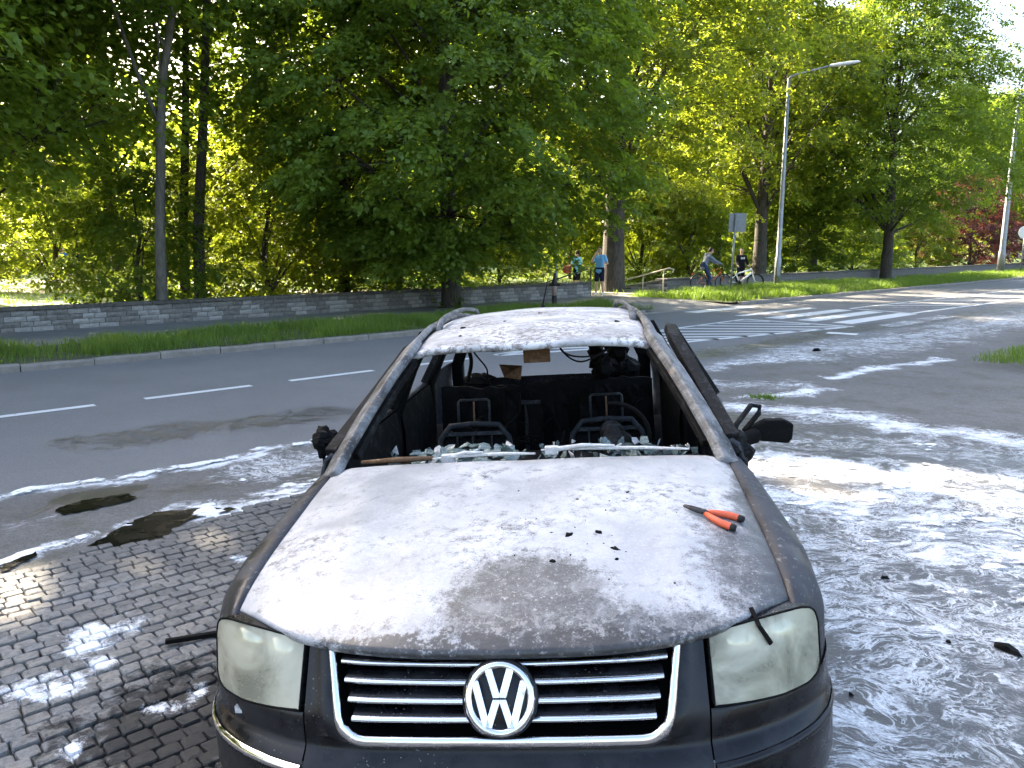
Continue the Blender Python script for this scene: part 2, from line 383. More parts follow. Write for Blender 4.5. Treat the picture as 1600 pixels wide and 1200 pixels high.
MAT['rubber'] = plain('tyre rubber', (.015, .015, .016), .8, 0, .3, .2)
MAT['orange_paint'] = plain('orange bike paint', (.55, .13, .03), .35, 0, .5, .05)
MAT['dark_metal'] = plain('dark bike metal', (.03, .03, .032), .4, .5, .5, .2)
MAT['eye'] = plain('dark eye', (.01, .008, .006), .2, 0, .5, 0)
MAT['hydrant'] = plain('faded hydrant iron', (.34, .24, .20), .6, 0, .4, .2, 10)
MAT['iron'] = plain('dark cast iron', (.035, .032, .03), .55, .3, .4, .3, 10)

# ================================================================== SETTING
# ---- foam and wet coverage as functions of the ground position
def seg_dist(X, Y, pts):
    d = np.full(X.shape, 1e9)
    for a, b in zip(pts[:-1], pts[1:]):
        ax, ay, bx, by = a[0], a[1], b[0], b[1]; L2 = (bx - ax)**2 + (by - ay)**2 + 1e-9
        t = np.clip(((X - ax) * (bx - ax) + (Y - ay) * (by - ay)) / L2, 0, 1)
        d = np.minimum(d, np.hypot(X - ax - t * (bx - ax), Y - ay - t * (by - ay)))
    return d
FOAM = [  # points surveyed on the ground, half width in metres, strength
    ([(0, 780), (150, 755), (300, 727), (420, 703), (505, 690)], .07, 1.0), ([(380, 735), (500, 715)], .30, .50), ([(330, 805), (420, 790), (490, 772)], .10, .85),
    ([(15, 880), (60, 862), (120, 845)], .05, 1.0), ([(180, 835), (260, 805), (330, 795)], .05, .6), ([(420, 775), (520, 745)], .10, .8),
    ([(0, 830), (110, 805)], .12, .35), ([(1170, 640), (1330, 652), (1450, 672), (1600, 698), (1750, 720)], .26, .86),
    ([(1180, 725), (1350, 735), (1600, 745), (1800, 750)], .22, .95), ([(1200, 775), (1350, 778), (1480, 770)], .20, 1.0), ([(1560, 780), (1700, 800)], .3, .9),
    ([(1230, 830), (1500, 830), (1900, 850)], .60, .70), ([(1300, 930), (1700, 960)], .60, .62), ([(1320, 1060), (1700, 1120)], .50, .58), ([(1330, 1180), (1600, 1300)], .40, .60),
    ([(1300, 1175), (1330, 1230)], .10, 1.0), ([(1560, 990), (1620, 1010)], .12, .9),
    ([(1100, 575), (1230, 560)], .25, .62), ([(1300, 590), (1385, 580), (1460, 562)], .10, 1.0), ([(1150, 620), (1290, 610)], .14, .9), ([(1090, 600), (1240, 600)], .30, .50),
    ([(1260, 555), (1400, 535), (1600, 495), (1760, 470)], .75, .50), ([(1350, 535), (1600, 500)], .3, .60), ([(1120, 700), (1250, 690), (1600, 715)], .45, .45),
    ([(1150, 545), (1300, 545)], .35, .35)]
WET = [([(150, 690), (300, 670), (520, 645)], .42, .62), ([(100, 780), (200, 770)], .12, 1.0), ([(1100, 555), (1300, 520), (1600, 480)], .55, .65),
       ([(1150, 660), (1600, 690)], .5, .6), ([(1300, 900), (1500, 1000), (1600, 1200)], 1.3, 1.0), ([(1250, 700), (1700, 760)], .9, .8), ([(250, 1050), (330, 1200)], .5, .9), ([(0, 810), (500, 735)], .25, .5)]
def cover(X, Y, table, soft, warp=.5):
    m = np.zeros(X.shape)
    wx = (fbm(X * 1.7 + 11, Y * 1.7 + 2, 4) - .5) * warp; wy = (fbm(X * 1.7 + 31, Y * 1.7 + 52, 4) - .5) * warp; X, Y = X + wx, Y + wy
    for pts, w, k in table:
        g = [tuple(G(*q))[:2] for q in pts]
        dd = seg_dist(X, Y, g) / w
        m = np.maximum(m, k * np.clip(1.0 - (dd - .55) / soft, 0, 1))
    return m
def foam_at(X, Y):
    m = cover(X, Y, FOAM, 1.7, .8); n = fbm(X * 1.6 + 3, Y * 1.6 + 9, 5); n2 = fbm(X * 6 + 3, Y * 6 + 9, 4)
    return np.clip(m * (.15 + .85 * n + .65 * n2), 0, 1)
def wet_at(X, Y): return np.clip(cover(X, Y, WET, 1.3), 0, 1)
def axis(fine0, fine1, step, lo, hi, grow=1.35):
    a = list(np.arange(fine0, fine1 + 1e-6, step)); st = step
    while a[-1] < hi: st *= grow; a.append(min(a[-1] + st, hi))
    st = step
    while a[0] > lo: st *= grow; a.insert(0, max(a[0] - st, lo))
    return np.array(a)
def sheet(name, sa, ta, z, mat, zf=None):   # a sheet laid out along the road
    S, T = np.meshgrid(sa, ta, indexing='ij'); X = K0[0] + S * D[0] + T * N[0]; Y = K0[1] + S * D[1] + T * N[1]
    Z = np.full(X.shape, float(z)) if zf is None else zf(S, T, X, Y)
    V = np.stack([X, Y, Z], -1).reshape(-1, 3); ns, nt = S.shape
    i = np.arange(ns * nt).reshape(ns, nt)
    F = np.stack([i[:-1, :-1], i[1:, :-1], i[1:, 1:], i[:-1, 1:]], -1).reshape(-1, 4)
    me = np_mesh(name, V, F, mat, True, [('foam', 'POINT', foam_at(X, Y)), ('wet', 'POINT', wet_at(X, Y))])
    return tag(link(name, me), kind='structure')
me = np_mesh('ground', [(-900, -900, -.06), (900, -900, -.06), (900, 900, -.06), (-900, 900, -.06)], [(0, 1, 2, 3)], MAT['lawn'])
tag(link('ground', me), kind='structure')
sheet('road', axis(-9, 26, .09, -300, 420), np.concatenate([np.arange(-6.75, -3.5, .07), np.linspace(-3.5, 0, 20)]), 0, MAT['road'])
# near-side yard, worn asphalt, a touch above the road
sheet('yard', axis(-13, 8, .08, -300, 420), np.concatenate([axis(-17.5, -6.752, .08, -60, -6.75)]), .012, MAT['yard'], lambda S, T, X, Y: .004 + .010 * np.clip((-6.75 - T) / .3, 0, 1))
# ---- painted markings, laid on the road
def stripe(name, pts, w, mat='paint', z=.004):
    pts = [Vector((q[0], q[1], z)) for q in pts]; vs_ = []
    for i, p in enumerate(pts):
        d = (pts[min(i + 1, len(pts) - 1)] - pts[max(i - 1, 0)]).normalized(); nn = Vector((-d.y, d.x, 0)) * (w / 2); vs_ += [p + nn, p - nn]
    m = MB().add(vs_, [(2 * i, 2 * i + 1, 2 * i + 3, 2 * i + 2) for i in range(len(pts) - 1)]).build(name, MAT[mat])
    return m
marks = tag(empty('road_markings'), kind='structure')
def mark(name, *a, **k): o = stripe(name, *a, **k); o.parent = marks; return o
for s in np.arange(-12.6, -.6, 1.9): mark('centre_dash', [RS(s + .55, -3.43), RS(s + 1.9, -3.43)], .13)
for tt, mt in ((-.55, 'paint'), (-2.1, 'paint'), (-3.1, 'paint'), (-4.0, 'paint'), (-4.92, 'paint'), (-5.95, 'worn_paint')):
    wv = .30 if tt == -2.1 else .5
    mark('crossing_bar', [RS(9.35, tt), RS(13.6 if tt < -1 else 12.6, tt)], wv, mt)
mark('edge_dash', [RS(13.9, -.9), RS(15.2, -.9)], .2, 'worn_paint')
mark('stop_line', [RS(7.0, -5.65), RS(7.15, -6.25)], .35)
mark('island_border', [RS(-.6, -3.5), RS(2.75, -4.45), RS(8.45, -5.42)], .15)
mark('island_border', [RS(-.6, -3.38), RS(2.75, -3.0), RS(8.6, -2.72)], .12)
mark('island_end', [RS(8.6, -2.72), RS(8.7, -5.5)], .16)
for i in range(11):
    s0 = .2 + i * .86; t0 = -3.35 + (s0 + 3) / 11.6 * .63; k = .0
    s1 = s0 + 2.3; t1 = -3.55 - (s1 + 3) / 11.45 * 1.87
    if s1 > 8.5: f = (8.5 - s0) / (s1 - s0); t1 = t0 + (t1 - t0) * f; s1 = 8.5
    if s0 < 8.4: mark('island_hatch', [RS(s0, t0), RS(s1, t1)], .17)
mark('island_border', [RS(14.2, -3.0), RS(13.7, -4.95)], .15); mark('island_border', [RS(13.7, -4.95), RS(23, -5.3), RS(60, -5.0)], .16)
mark('island_border', [RS(14.2, -3.0), RS(26, -3.2), RS(60, -3.3)], .13)
for i in range(22): s0 = 15 + i * 1.15; mark('island_hatch', [RS(s0, -3.08), RS(s0 + 2.2, -5.1)], .17, 'paint' if i % 3 else 'worn_paint')
# ---- kerb: single stones
KH = .11
kerb = tag(empty('kerb'), kind='structure')
def kerb_mesh(L, seed):
    rr = random.Random(seed); rows = []
    prof = [(0, -.05), (0, KH - .025), (.018, KH), (.135, KH), (.15, KH - .01), (.15, -.05)]
    for i in range(5):
        x = -L / 2 + L * i / 4; rows.append([(x, a + rr.uniform(-.004, .004), b + rr.uniform(-.005, .005)) for a, b in prof])
    m = MB().grid(rows); n = len(prof); m.add([q for q in rows[0]] + [q for q in rows[-1]], [tuple(range(n)), tuple(range(2 * n - 1, n - 1, -1))])
    o = m.build('kerb_stone', MAT['kerb']); me_ = o.data; bpy.data.objects.remove(o); return me_
kms = [kerb_mesh(.985, i) for i in range(4)]
def lay_kerb(s0, s1):
    k = 0; s = s0
    while s < s1:
        rr = random.Random(int(s * 100)); p = RS(s + .5, .0 + rr.uniform(-.012, .012), rr.uniform(-.012, .006))
        link('kerb_stone', kms[k % 4], kerb, p, (0, 0, ROAD_ANG + rr.uniform(-.008, .008))); s += 1.0; k += 1
lay_kerb(-26, 8); lay_kerb(13, 72)
for s in np.arange(8, 13, 1.0): link('kerb_stone', kms[0], kerb, RS(s + .5, 0, -.085), (0, 0, ROAD_ANG))
# ---- verge soil, pavement, park
def strip(name, s0, s1, t0, t1, z, mat, n=40):
    sa = np.linspace(s0, s1, n); ta = np.linspace(t0, t1, 4)
    S, T = np.meshgrid(sa, ta, indexing='ij'); V = np.stack([K0[0] + S * D[0] + T * N[0], K0[1] + S * D[1] + T * N[1], np.full(S.shape, z)], -1).reshape(-1, 3)
    i = np.arange(S.size).reshape(S.shape); F = np.stack([i[:-1, :-1], i[1:, :-1], i[1:, 1:], i[:-1, 1:]], -1).reshape(-1, 4)
    return tag(link(name, np_mesh(name, V, F, mat)), kind='structure')
strip('verge', -300, 8.6, .15, 2.35, KH - .01, MAT['soil']); strip('verge', 12.6, 420, .15, 4.2, KH - .01, MAT['soil'])
strip('pavement', -300, 8.6, 2.35, 5.22, KH, MAT['walk']); tag(MB().add([RS(8.0, .13, .02), RS(13.0, .13, .02), RS(12.75, 1.6, KH + .002), RS(8.45, 1.6, KH + .002), RS(12.75, 5.22, KH + .002), RS(8.45, 5.22, KH + .002)], [(0, 1, 2, 3), (3, 2, 4, 5)]).build('pavement', MAT['walk']), kind='structure'); strip('pavement', 12.6, 420, 4.2, 5.3, KH, MAT['walk'])
strip('park_lawn', -300, 420, 5.22, 400, .085, MAT['lawn'], 60)
def patch(name, px, h, mat):
    vs_ = [G(a, b, h) for a, b in px]; return tag(MB().add(vs_, [tuple(range(len(vs_)))]).build(name, MAT[mat]), kind='structure')
patch('park_path', [(-200, 444), (190, 442), (190, 437), (-200, 437)], .095, 'path')
patch('park_path', [(-100, 494), (70, 488), (130, 482), (-100, 486)], .095, 'path')
vp = [RS(11.7, 5.25, .10), RS(15.8, 5.25, .10), RS(14, 9, .10), RS(9, 14, .10), RS(2, 22, .10), RS(-6, 26, .10), RS(-6, 24, .10), RS(1, 19.5, .10), RS(7, 12.5, .10), RS(11, 8.5, .10)]
tag(MB().add(vp, [tuple(range(len(vp)))]).build('park_path', MAT['path']), kind='structure')
# ---- cobbled forecourt: single stones on a dirt bed
cob_line = [G(-400, 1030), G(0, 908), G(150, 866), G(260, 846), G(340, 812), G(480, 778), G(560, 765)]
bed_pts = cob_line + [Vector((-.15, 3.2, 0)), Vector((-.15, .6, 0)), Vector((-4.5, .6, 0))]
bed = MB().add([(q.x, q.y, .020) for q in bed_pts], [tuple(range(len(bed_pts)))]).build('cobbled_forecourt', MAT['joint']); tag(bed, kind='structure')
def inside(x, y, poly):
    c_ = False; j = len(poly) - 1
    for i in range(len(poly)):
        a, b = poly[i], poly[j]
        if (a.y > y) != (b.y > y) and x < (b.x - a.x) * (y - a.y) / (b.y - a.y) + a.x: c_ = not c_
        j = i
    return c_
def cobble_shape(seed):
    rr = random.Random(seed); lx, ly, h = .0392, .0345, .05; m = 7; vs_ = []
    ring = [(1, -.80), (1, .80), (.82, 1), (-.82, 1), (-1, .80), (-1, -.80), (-.82, -1), (.82, -1)]; jit = [(rr.uniform(-.003, .003), rr.uniform(-.003, .003)) for _ in ring]
    for rad, z in ((1.0, 0), (1.0, h * .84), (.93, h * .97), (.6, h)):
        for (a, b), (ja, jb) in zip(ring, jit): vs_.append((lx * a * rad + ja, ly * b * rad + jb, z + (rr.uniform(-.002, .002) if z else 0)))
    fs = [(i * 8 + k, i * 8 + (k + 1) % 8, (i + 1) * 8 + (k + 1) % 8, (i + 1) * 8 + k) for i in range(3) for k in range(8)] + [tuple(24 + k for k in range(8))]
    return vs_, fs
shapes = [cobble_shape(i) for i in range(7)]; cmesh = []
for vs_, fs in shapes:
    o = MB().add(vs_, fs).build('cobble', MAT['cobble']); cmesh.append(o.data); bpy.data.objects.remove(o)
spots = []
row = 0; tt = -16.0
while tt < -6.9:
    s = -12 + (.08 if row % 2 else 0) + random.uniform(-.03, .03)
    wob = random.uniform(-.01, .01)
    while s < 3:
        w = random.uniform(.88, 1.22); p = RS(s + .041 * w, tt + .05 * math.sin(s * 1.1) + wob)
        if inside(p.x, p.y, bed_pts) and p.x < -.35: spots.append((p.x, p.y, w, random.random()))
        s += .0830 * w
    tt += .0740; row += 1
def cam_seen(x, y):
    zc = y * .9848 + 1.77 * .1736; up = y * .1736 - 1.77 * .9848; px = 800 + 1200 * x / zc; py = 600 - 1200 * up / zc
    if not (-20 < px < 520 and 740 < py < 1220): return 0
    if px > 330 and py > 960: return 0
    return 1200 / zc
spots.sort(key=lambda q: -cam_seen(q[0], q[1]))
rest = MB()
for i, (x, y, w, r_) in enumerate(spots):
    dirt = fbm(np.array(x * 1.1 + 40), np.array(y * 1.1 + 3), 3); sink = -.012 * float(dirt > .58) - .02 * max(0, float(1.2 - abs(x + 1.2)) * float(y < 3.0)) * .6
    z = .0 + (r_ - .5) * .007 + sink; rot = Euler((random.uniform(-.016, .016), random.uniform(-.016, .016), ROAD_ANG + random.uniform(-.06, .06)))
    if i < 300 and cam_seen(x, y) > 0:
        link('cobble', cmesh[i % 7], bed, (x, y, z), rot, (w, random.uniform(.95, 1.06), 1))
    else:
        vs_, fs = shapes[i % 7]; mt = Matrix.Translation((x, y, z)) @ rot.to_matrix().to_4x4() @ Matrix.Diagonal((w, 1, 1, 1)); rest.add([mt @ Vector(q) for q in vs_], fs)
o = rest.build('cobble', MAT['cobble'], bed); tag(o, kind='stuff')
# ---- foam lying thick in places
def foam_sheet(name, x0, x1, y0, y1, step, thr, hmax, zbase, fn, label):
    xa = np.arange(x0, x1, step); ya = np.arange(y0, y1, step); X, Y = np.meshgrid(xa, ya, indexing='ij')
    f = fn(X, Y); a = np.radians(-25); U = X * np.cos(a) - Y * np.sin(a); W = X * np.sin(a) + Y * np.cos(a)
    w1 = fbm(X * 2, Y * 2, 3) * 1.2
    n = .55 * fbm(U * 2.6 + w1, W * 7 + w1, 5) + .45 * fbm(X * 9 + w1 * 2, Y * 9, 4)
    k = np.where(f > .02, n - (thr - .34 * f), -1.0); lump = .65 + .7 * fbm(X * 22, Y * 22, 3)
    Z = zbase + np.clip((k + .06) / .06, 0, 1) * .003 + hmax * (np.clip(k, 0, .25) / .25) * lump; keepv = k > -.06
    i = np.arange(X.size).reshape(X.shape)
    kf = keepv[:-1, :-1] | keepv[1:, :-1] | keepv[1:, 1:] | keepv[:-1, 1:]
    F = np.stack([i[:-1, :-1], i[1:, :-1], i[1:, 1:], i[:-1, 1:]], -1)[kf]
    V = np.stack([X, Y, Z], -1).reshape(-1, 3); used = np.unique(F); mp = np.zeros(X.size, int); mp[used] = np.arange(len(used))
    o = link(name, np_mesh(name, V[used], mp[F], MAT['foam'], True, [('thick', 'POINT', k.reshape(-1)[used])])); tag(o, label, 'foam', kind='stuff'); return o
foam_sheet('foam', .85, 6.6, 1.0, 9.5, .03, .80, .016, .016, foam_at, 'white extinguisher foam lying in streaks beside the burnt car')
foam_sheet('foam', -4.2, -.9, 3.9, 7.4, .025, .70, .010, .016, lambda X, Y: cover(X, Y, FOAM[:6], 1.2, .3) * (.40 + 1.1 * fbm(X * 5, Y * 5, 4)), 'broken line of white foam along the road edge left of the car')
# ---- puddles
def puddle(px, label):
    pts = [G(a, b) for a, b in px]; vs_ = []
    n = len(pts)
    for i in range(n):
        a, b = pts[i], pts[(i + 1) % n]
        for k in range(9):
            q = a.lerp(b, k / 9); q = q + Vector((random.uniform(-.016, .016), random.uniform(-.016, .016), 0)); vs_.append((q.x, q.y, .0245))
    o = MB().add(vs_, [tuple(range(len(vs_)))]).build('puddle', MAT['puddle']); return tag(o, label, 'puddle')
puddle([(140, 858), (190, 828), (240, 806), (330, 797), (375, 800), (300, 815), (250, 848), (190, 862)], 'black puddle along the edge of the cobblestones')
puddle([(85, 802), (130, 786), (200, 776), (215, 783), (150, 800), (100, 808)], 'dark puddle in the worn asphalt near the road edge')
puddle([(0, 893), (15, 878), (50, 866), (60, 872), (30, 888), (0, 902)], 'small black puddle at the left end of the cobble edge')
# ---- low block walls
def block_mesh(L, H_, Dp, seed):
    rr = random.Random(seed); rows = []
    for j in range(3):
        rows.append([(-L / 2 + L * i / 4, (-.0 if (i in (0, 4) or j in (0, 2)) else -rr.uniform(.006, .022)), H_ * j / 2) for i in range(5)])
    m = MB().grid(rows); r0 = rows[0]; r2 = rows[2]
    back = [(-L / 2, Dp, 0), (L / 2, Dp, 0), (L / 2, Dp, H_), (-L / 2, Dp, H_)]
    m.add(list(r0) + back[:2], [(0, 1, 2, 3, 4, 6, 5)]); m.add(list(r2) + [back[3], back[2]], [(4, 3, 2, 1, 0, 5, 6)])
    m.add([r0[0], rows[1][0], r2[0], back[3], back[0]], [(0, 1, 2, 3, 4)]); m.add([r0[4], rows[1][4], r2[4], back[2], back[1]], [(4, 3, 2, 1, 0)])
    return m
CH = .112
bm_cache = {}
def block_data(L, seed, mat):
    k = (L, seed, mat)
    if k not in bm_cache:
        o = block_mesh(L - .012, CH - .010, .10, seed).build('block', MAT[mat]); bm_cache[k] = o.data; bpy.data.objects.remove(o)
    return bm_cache[k]
def wall_run(name, s0, s1, t, courses, label, singles=True, zoff=.10):
    w = empty(name, RS(s0, t, zoff), (0, 0, ROAD_ANG)); tag(w, label, 'wall')
    L = s1 - s0
    MB().box((L / 2, .17, courses * CH / 2 - .02), (L - .01, .30, courses * CH + .03)).build('core', MAT['mortar'], w)
    rr = random.Random(int(s0 * 10)); joined = MB()
    for c_ in range(courses):
        x = -rr.uniform(0, .15) if c_ % 2 else 0
        while x < L - .05:
            l = rr.choice((.24, .32, .40)); x0 = max(x, 0); l2 = min(x + l, L) - x0
            if l2 < .06: x += l; continue
            sx = l2 / l; cx = x0 + l2 / 2
            lime = (math.sin((s0 + cx) * 2 * math.pi / 1.22 + c_ * .25) > .15) and c_ < courses - (0 if rr.random() < .5 else 1)
            if singles: link('block', block_data(l, rr.randrange(3), 'block_lime' if lime else 'block'), w, (cx, .0, c_ * CH), (0, 0, 0), (sx, rr.uniform(.6, 1.4), 1))
            else:
                bmh = block_mesh(l2 - .012, CH - .01, .1, rr.randrange(99)); joined.add([(q[0] + cx, q[1], q[2] + c_ * CH) for q in bmh.v], bmh.f)
            x += l
    if not singles: tag(joined.build('block', MAT['block'], w), kind='stuff')
    x = 0
    while x < L - .02:
        l = min(.8, L - x); m = MB().box((x + l / 2, .15, courses * CH + .035 + rr.uniform(-.003, .003)), (l - .008, .40, .07)); m.build('cap_stone', MAT['cap'], w, bevel=.008); x += .8
    return w
wall_run('block_wall', -9.0, 11.6, 5.22, 4, 'low grey block wall with lime stains left of the park entrance')
wall_run('block_wall', -30.0, -9.0, 5.22, 4, 'low block wall going on to the left beyond the picture edge', singles=False)
wall_run('block_wall', 16.0, 75.0, 5.32, 4, 'long low block wall right of the park entrance behind the bicycles', singles=False)
# the wall that runs down beside the entrance path, under the pale rail
w = empty('ramp_wall', (3.75, 31.35, .09), (0, 0, R(-19))); tag(w, 'short stone wall with a sloping cap under the pale handrail', 'wall')
Lr = 2.5
for c_ in range(4):
    x = .0 if c_ % 2 else -.12
    while x < Lr - .3:
        x0 = max(x, 0); l = .36; top = .46 * (x0 / Lr)
        if c_ * CH + .03 < top: link('block', block_data(.40, (c_ + int(x0 * 3)) % 3, 'block_lime' if (c_ + int(x0 * 3)) % 3 else 'block'), w, (x0 + .17, 0, c_ * CH), (0, 0, 0), (.9, 1, 1))
        x += l
MB().prism([(.02, .0), (Lr - .02, .0), (Lr - .02, .44), (.02, -.02)], .05, .28).build('core', MAT['mortar'], w)
MB().prism([(-.05, .0), (Lr, .46), (Lr, .54), (-.05, .08)], -.06, .32).build('sloping_cap', MAT['cap'], w)
# ---- handrails
def rail(name, pts, mat, posts, label, r=.028):
    o = empty(name, pts[0]); tag(o, label, 'handrail'); b = Vector(pts[0])
    MB().tube([Vector(q) - b for q in pts], r, 8).build('top_rail', MAT[mat], o, True)
    for q in posts: MB().tube([Vector(q) - b, Vector((q[0], q[1], .1)) - b], r * .8, 8).build('post', MAT[mat], o, True)
def at(px, py, Y):                         # a surveyed point at ground distance Y
    p = R(10); u = (px - 800) / 1200; v = (py - 600) / 1200; d = Vector((u, math.cos(p) - v * math.sin(p), -math.sin(p) - v * math.cos(p)))
    return Vector((0, 0, 1.8)) + d * (Y / d.y)
p0, p1, p2, p3 = at(957, 444, 31.5), at(982, 436, 31.0), at(1024, 425, 30.3), at(1046, 419, 30.0)
rail('handrail', [p0 + Vector((0, 0, -.35)), p0, p1, p2, p3, at(1053, 421, 30.0), at(1051, 426, 30)], 'rail_paint', [p0.lerp(p1, .4), p1.lerp(p2, .55), p2.lerp(p3, .6)], 'pale handrail sloping up along the entrance wall, lit by the sun')
q0, q1 = at(822, 451, 28.6), at(917, 421, 28.0)
rail('handrail', [q0, q0.lerp(q1, .5), q1, at(923, 421, 28.0), at(922, 466, 28.0)], 'rail_dark', [q0.lerp(q1, .45), q0.lerp(q1, .02)], 'dark handrail sloping above the end of the left wall', .026)
# ---- verge grass
def grass(name, regions, label, seed):
    rg = np.random.default_rng(seed); Vs = []; Fs = []; vv = []; off = 0
    for s0, s1, t0, t1, n, h0, h1, wd in regions:
        S = rg.uniform(s0, s1, n); T = rg.uniform(t0, t1, n); X = K0[0] + S * D[0] + T * N[0]; Y = K0[1] + S * D[1] + T * N[1]
        dens = fbm(X * .9, Y * .9, 3); edge = np.clip(np.minimum(T - t0, t1 - T) / .35, 0, 1)
        kp = rg.random(n) < np.clip((dens - .30) * 4, .12, 1) * (.35 + .65 * edge); X, Y, dens, edge = X[kp], Y[kp], dens[kp], edge[kp]; m = len(X)
        h = rg.uniform(h0, h1, m) * (.45 + .9 * dens) * (.5 + .5 * edge); a = rg.uniform(0, 2 * np.pi, m); w_ = wd * rg.uniform(.6, 1.3, m); bend = rg.uniform(.1, .75, m) * h; ba = rg.uniform(0, 2 * np.pi, m)
        z = np.full(m, KH - .012); dx, dy = np.cos(a) * w_, np.sin(a) * w_; bx, by = np.cos(ba) * bend, np.sin(ba) * bend
        A = np.stack([X - dx, Y - dy, z], -1); B = np.stack([X + dx, Y + dy, z], -1)
        Cc = np.stack([X + dx * .7 + bx * .35, Y + dy * .7 + by * .35, z + h * .62], -1); Dd = np.stack([X - dx * .7 + bx * .35, Y - dy * .7 + by * .35, z + h * .62], -1); E_ = np.stack([X + bx, Y + by, z + h], -1)
        V = np.stack([A, B, Cc, Dd, E_], 1).reshape(-1, 3); i = np.arange(m)[:, None] * 5 + off
        F = np.concatenate([i + np.array([0, 1, 2]), i + np.array([0, 2, 3]), i + np.array([3, 2, 4])]); Vs.append(V); Fs.append(F); r_ = rg.random(m) * .6 + .4 * np.clip(dens * 1.6 - .4, 0, 1); vv.append(np.concatenate([r_, r_, r_])); off += 5 * m
    o = link(name, np_mesh(name, np.concatenate(Vs), np.concatenate(Fs), MAT['grass'], False, [('v', 'FACE', np.concatenate(vv))])); return tag(o, label, 'grass', kind='stuff')
grass('verge_grass', [(-9, 8.7, .16, 2.45, 56000, .10, .32, .0065), (-26, -9, .16, 2.45, 14000, .10, .32, .012)], 'tall green grass on the verge left of the park entrance', 3)
grass('verge_grass', [(12.5, 32, .2, 4.3, 36000, .14, .36, .009), (32, 75, .2, 4.3, 18000, .14, .36, .014)], 'strip of green grass on the verge along the right wall', 4)
gp = G(1600, 555); gs, gt = ST(gp.x, gp.y)
grass('verge_grass', [(gs - 2.2, gs + 9, gt - 3.2, gt + .25, 26000, .08, .22, .005)], 'patch of grass at the right edge beyond the yard', 5)
pts = [RS(gs - 2.4, gt - 3.5, .03), RS(gs + 12, gt - 3.5, .03), RS(gs + 12, gt + .3, .03), RS(gs + 1, gt + .35, .03), RS(gs - 2.0, gt - .6, .03)]
tag(MB().add(pts, [tuple(range(5))]).build('verge', MAT['soil']), kind='structure')
grass('park_grass', [(-30, 40, 5.6, 30, 24000, .08, .22, .02)], 'short lawn grass in the park beyond the walls', 6)

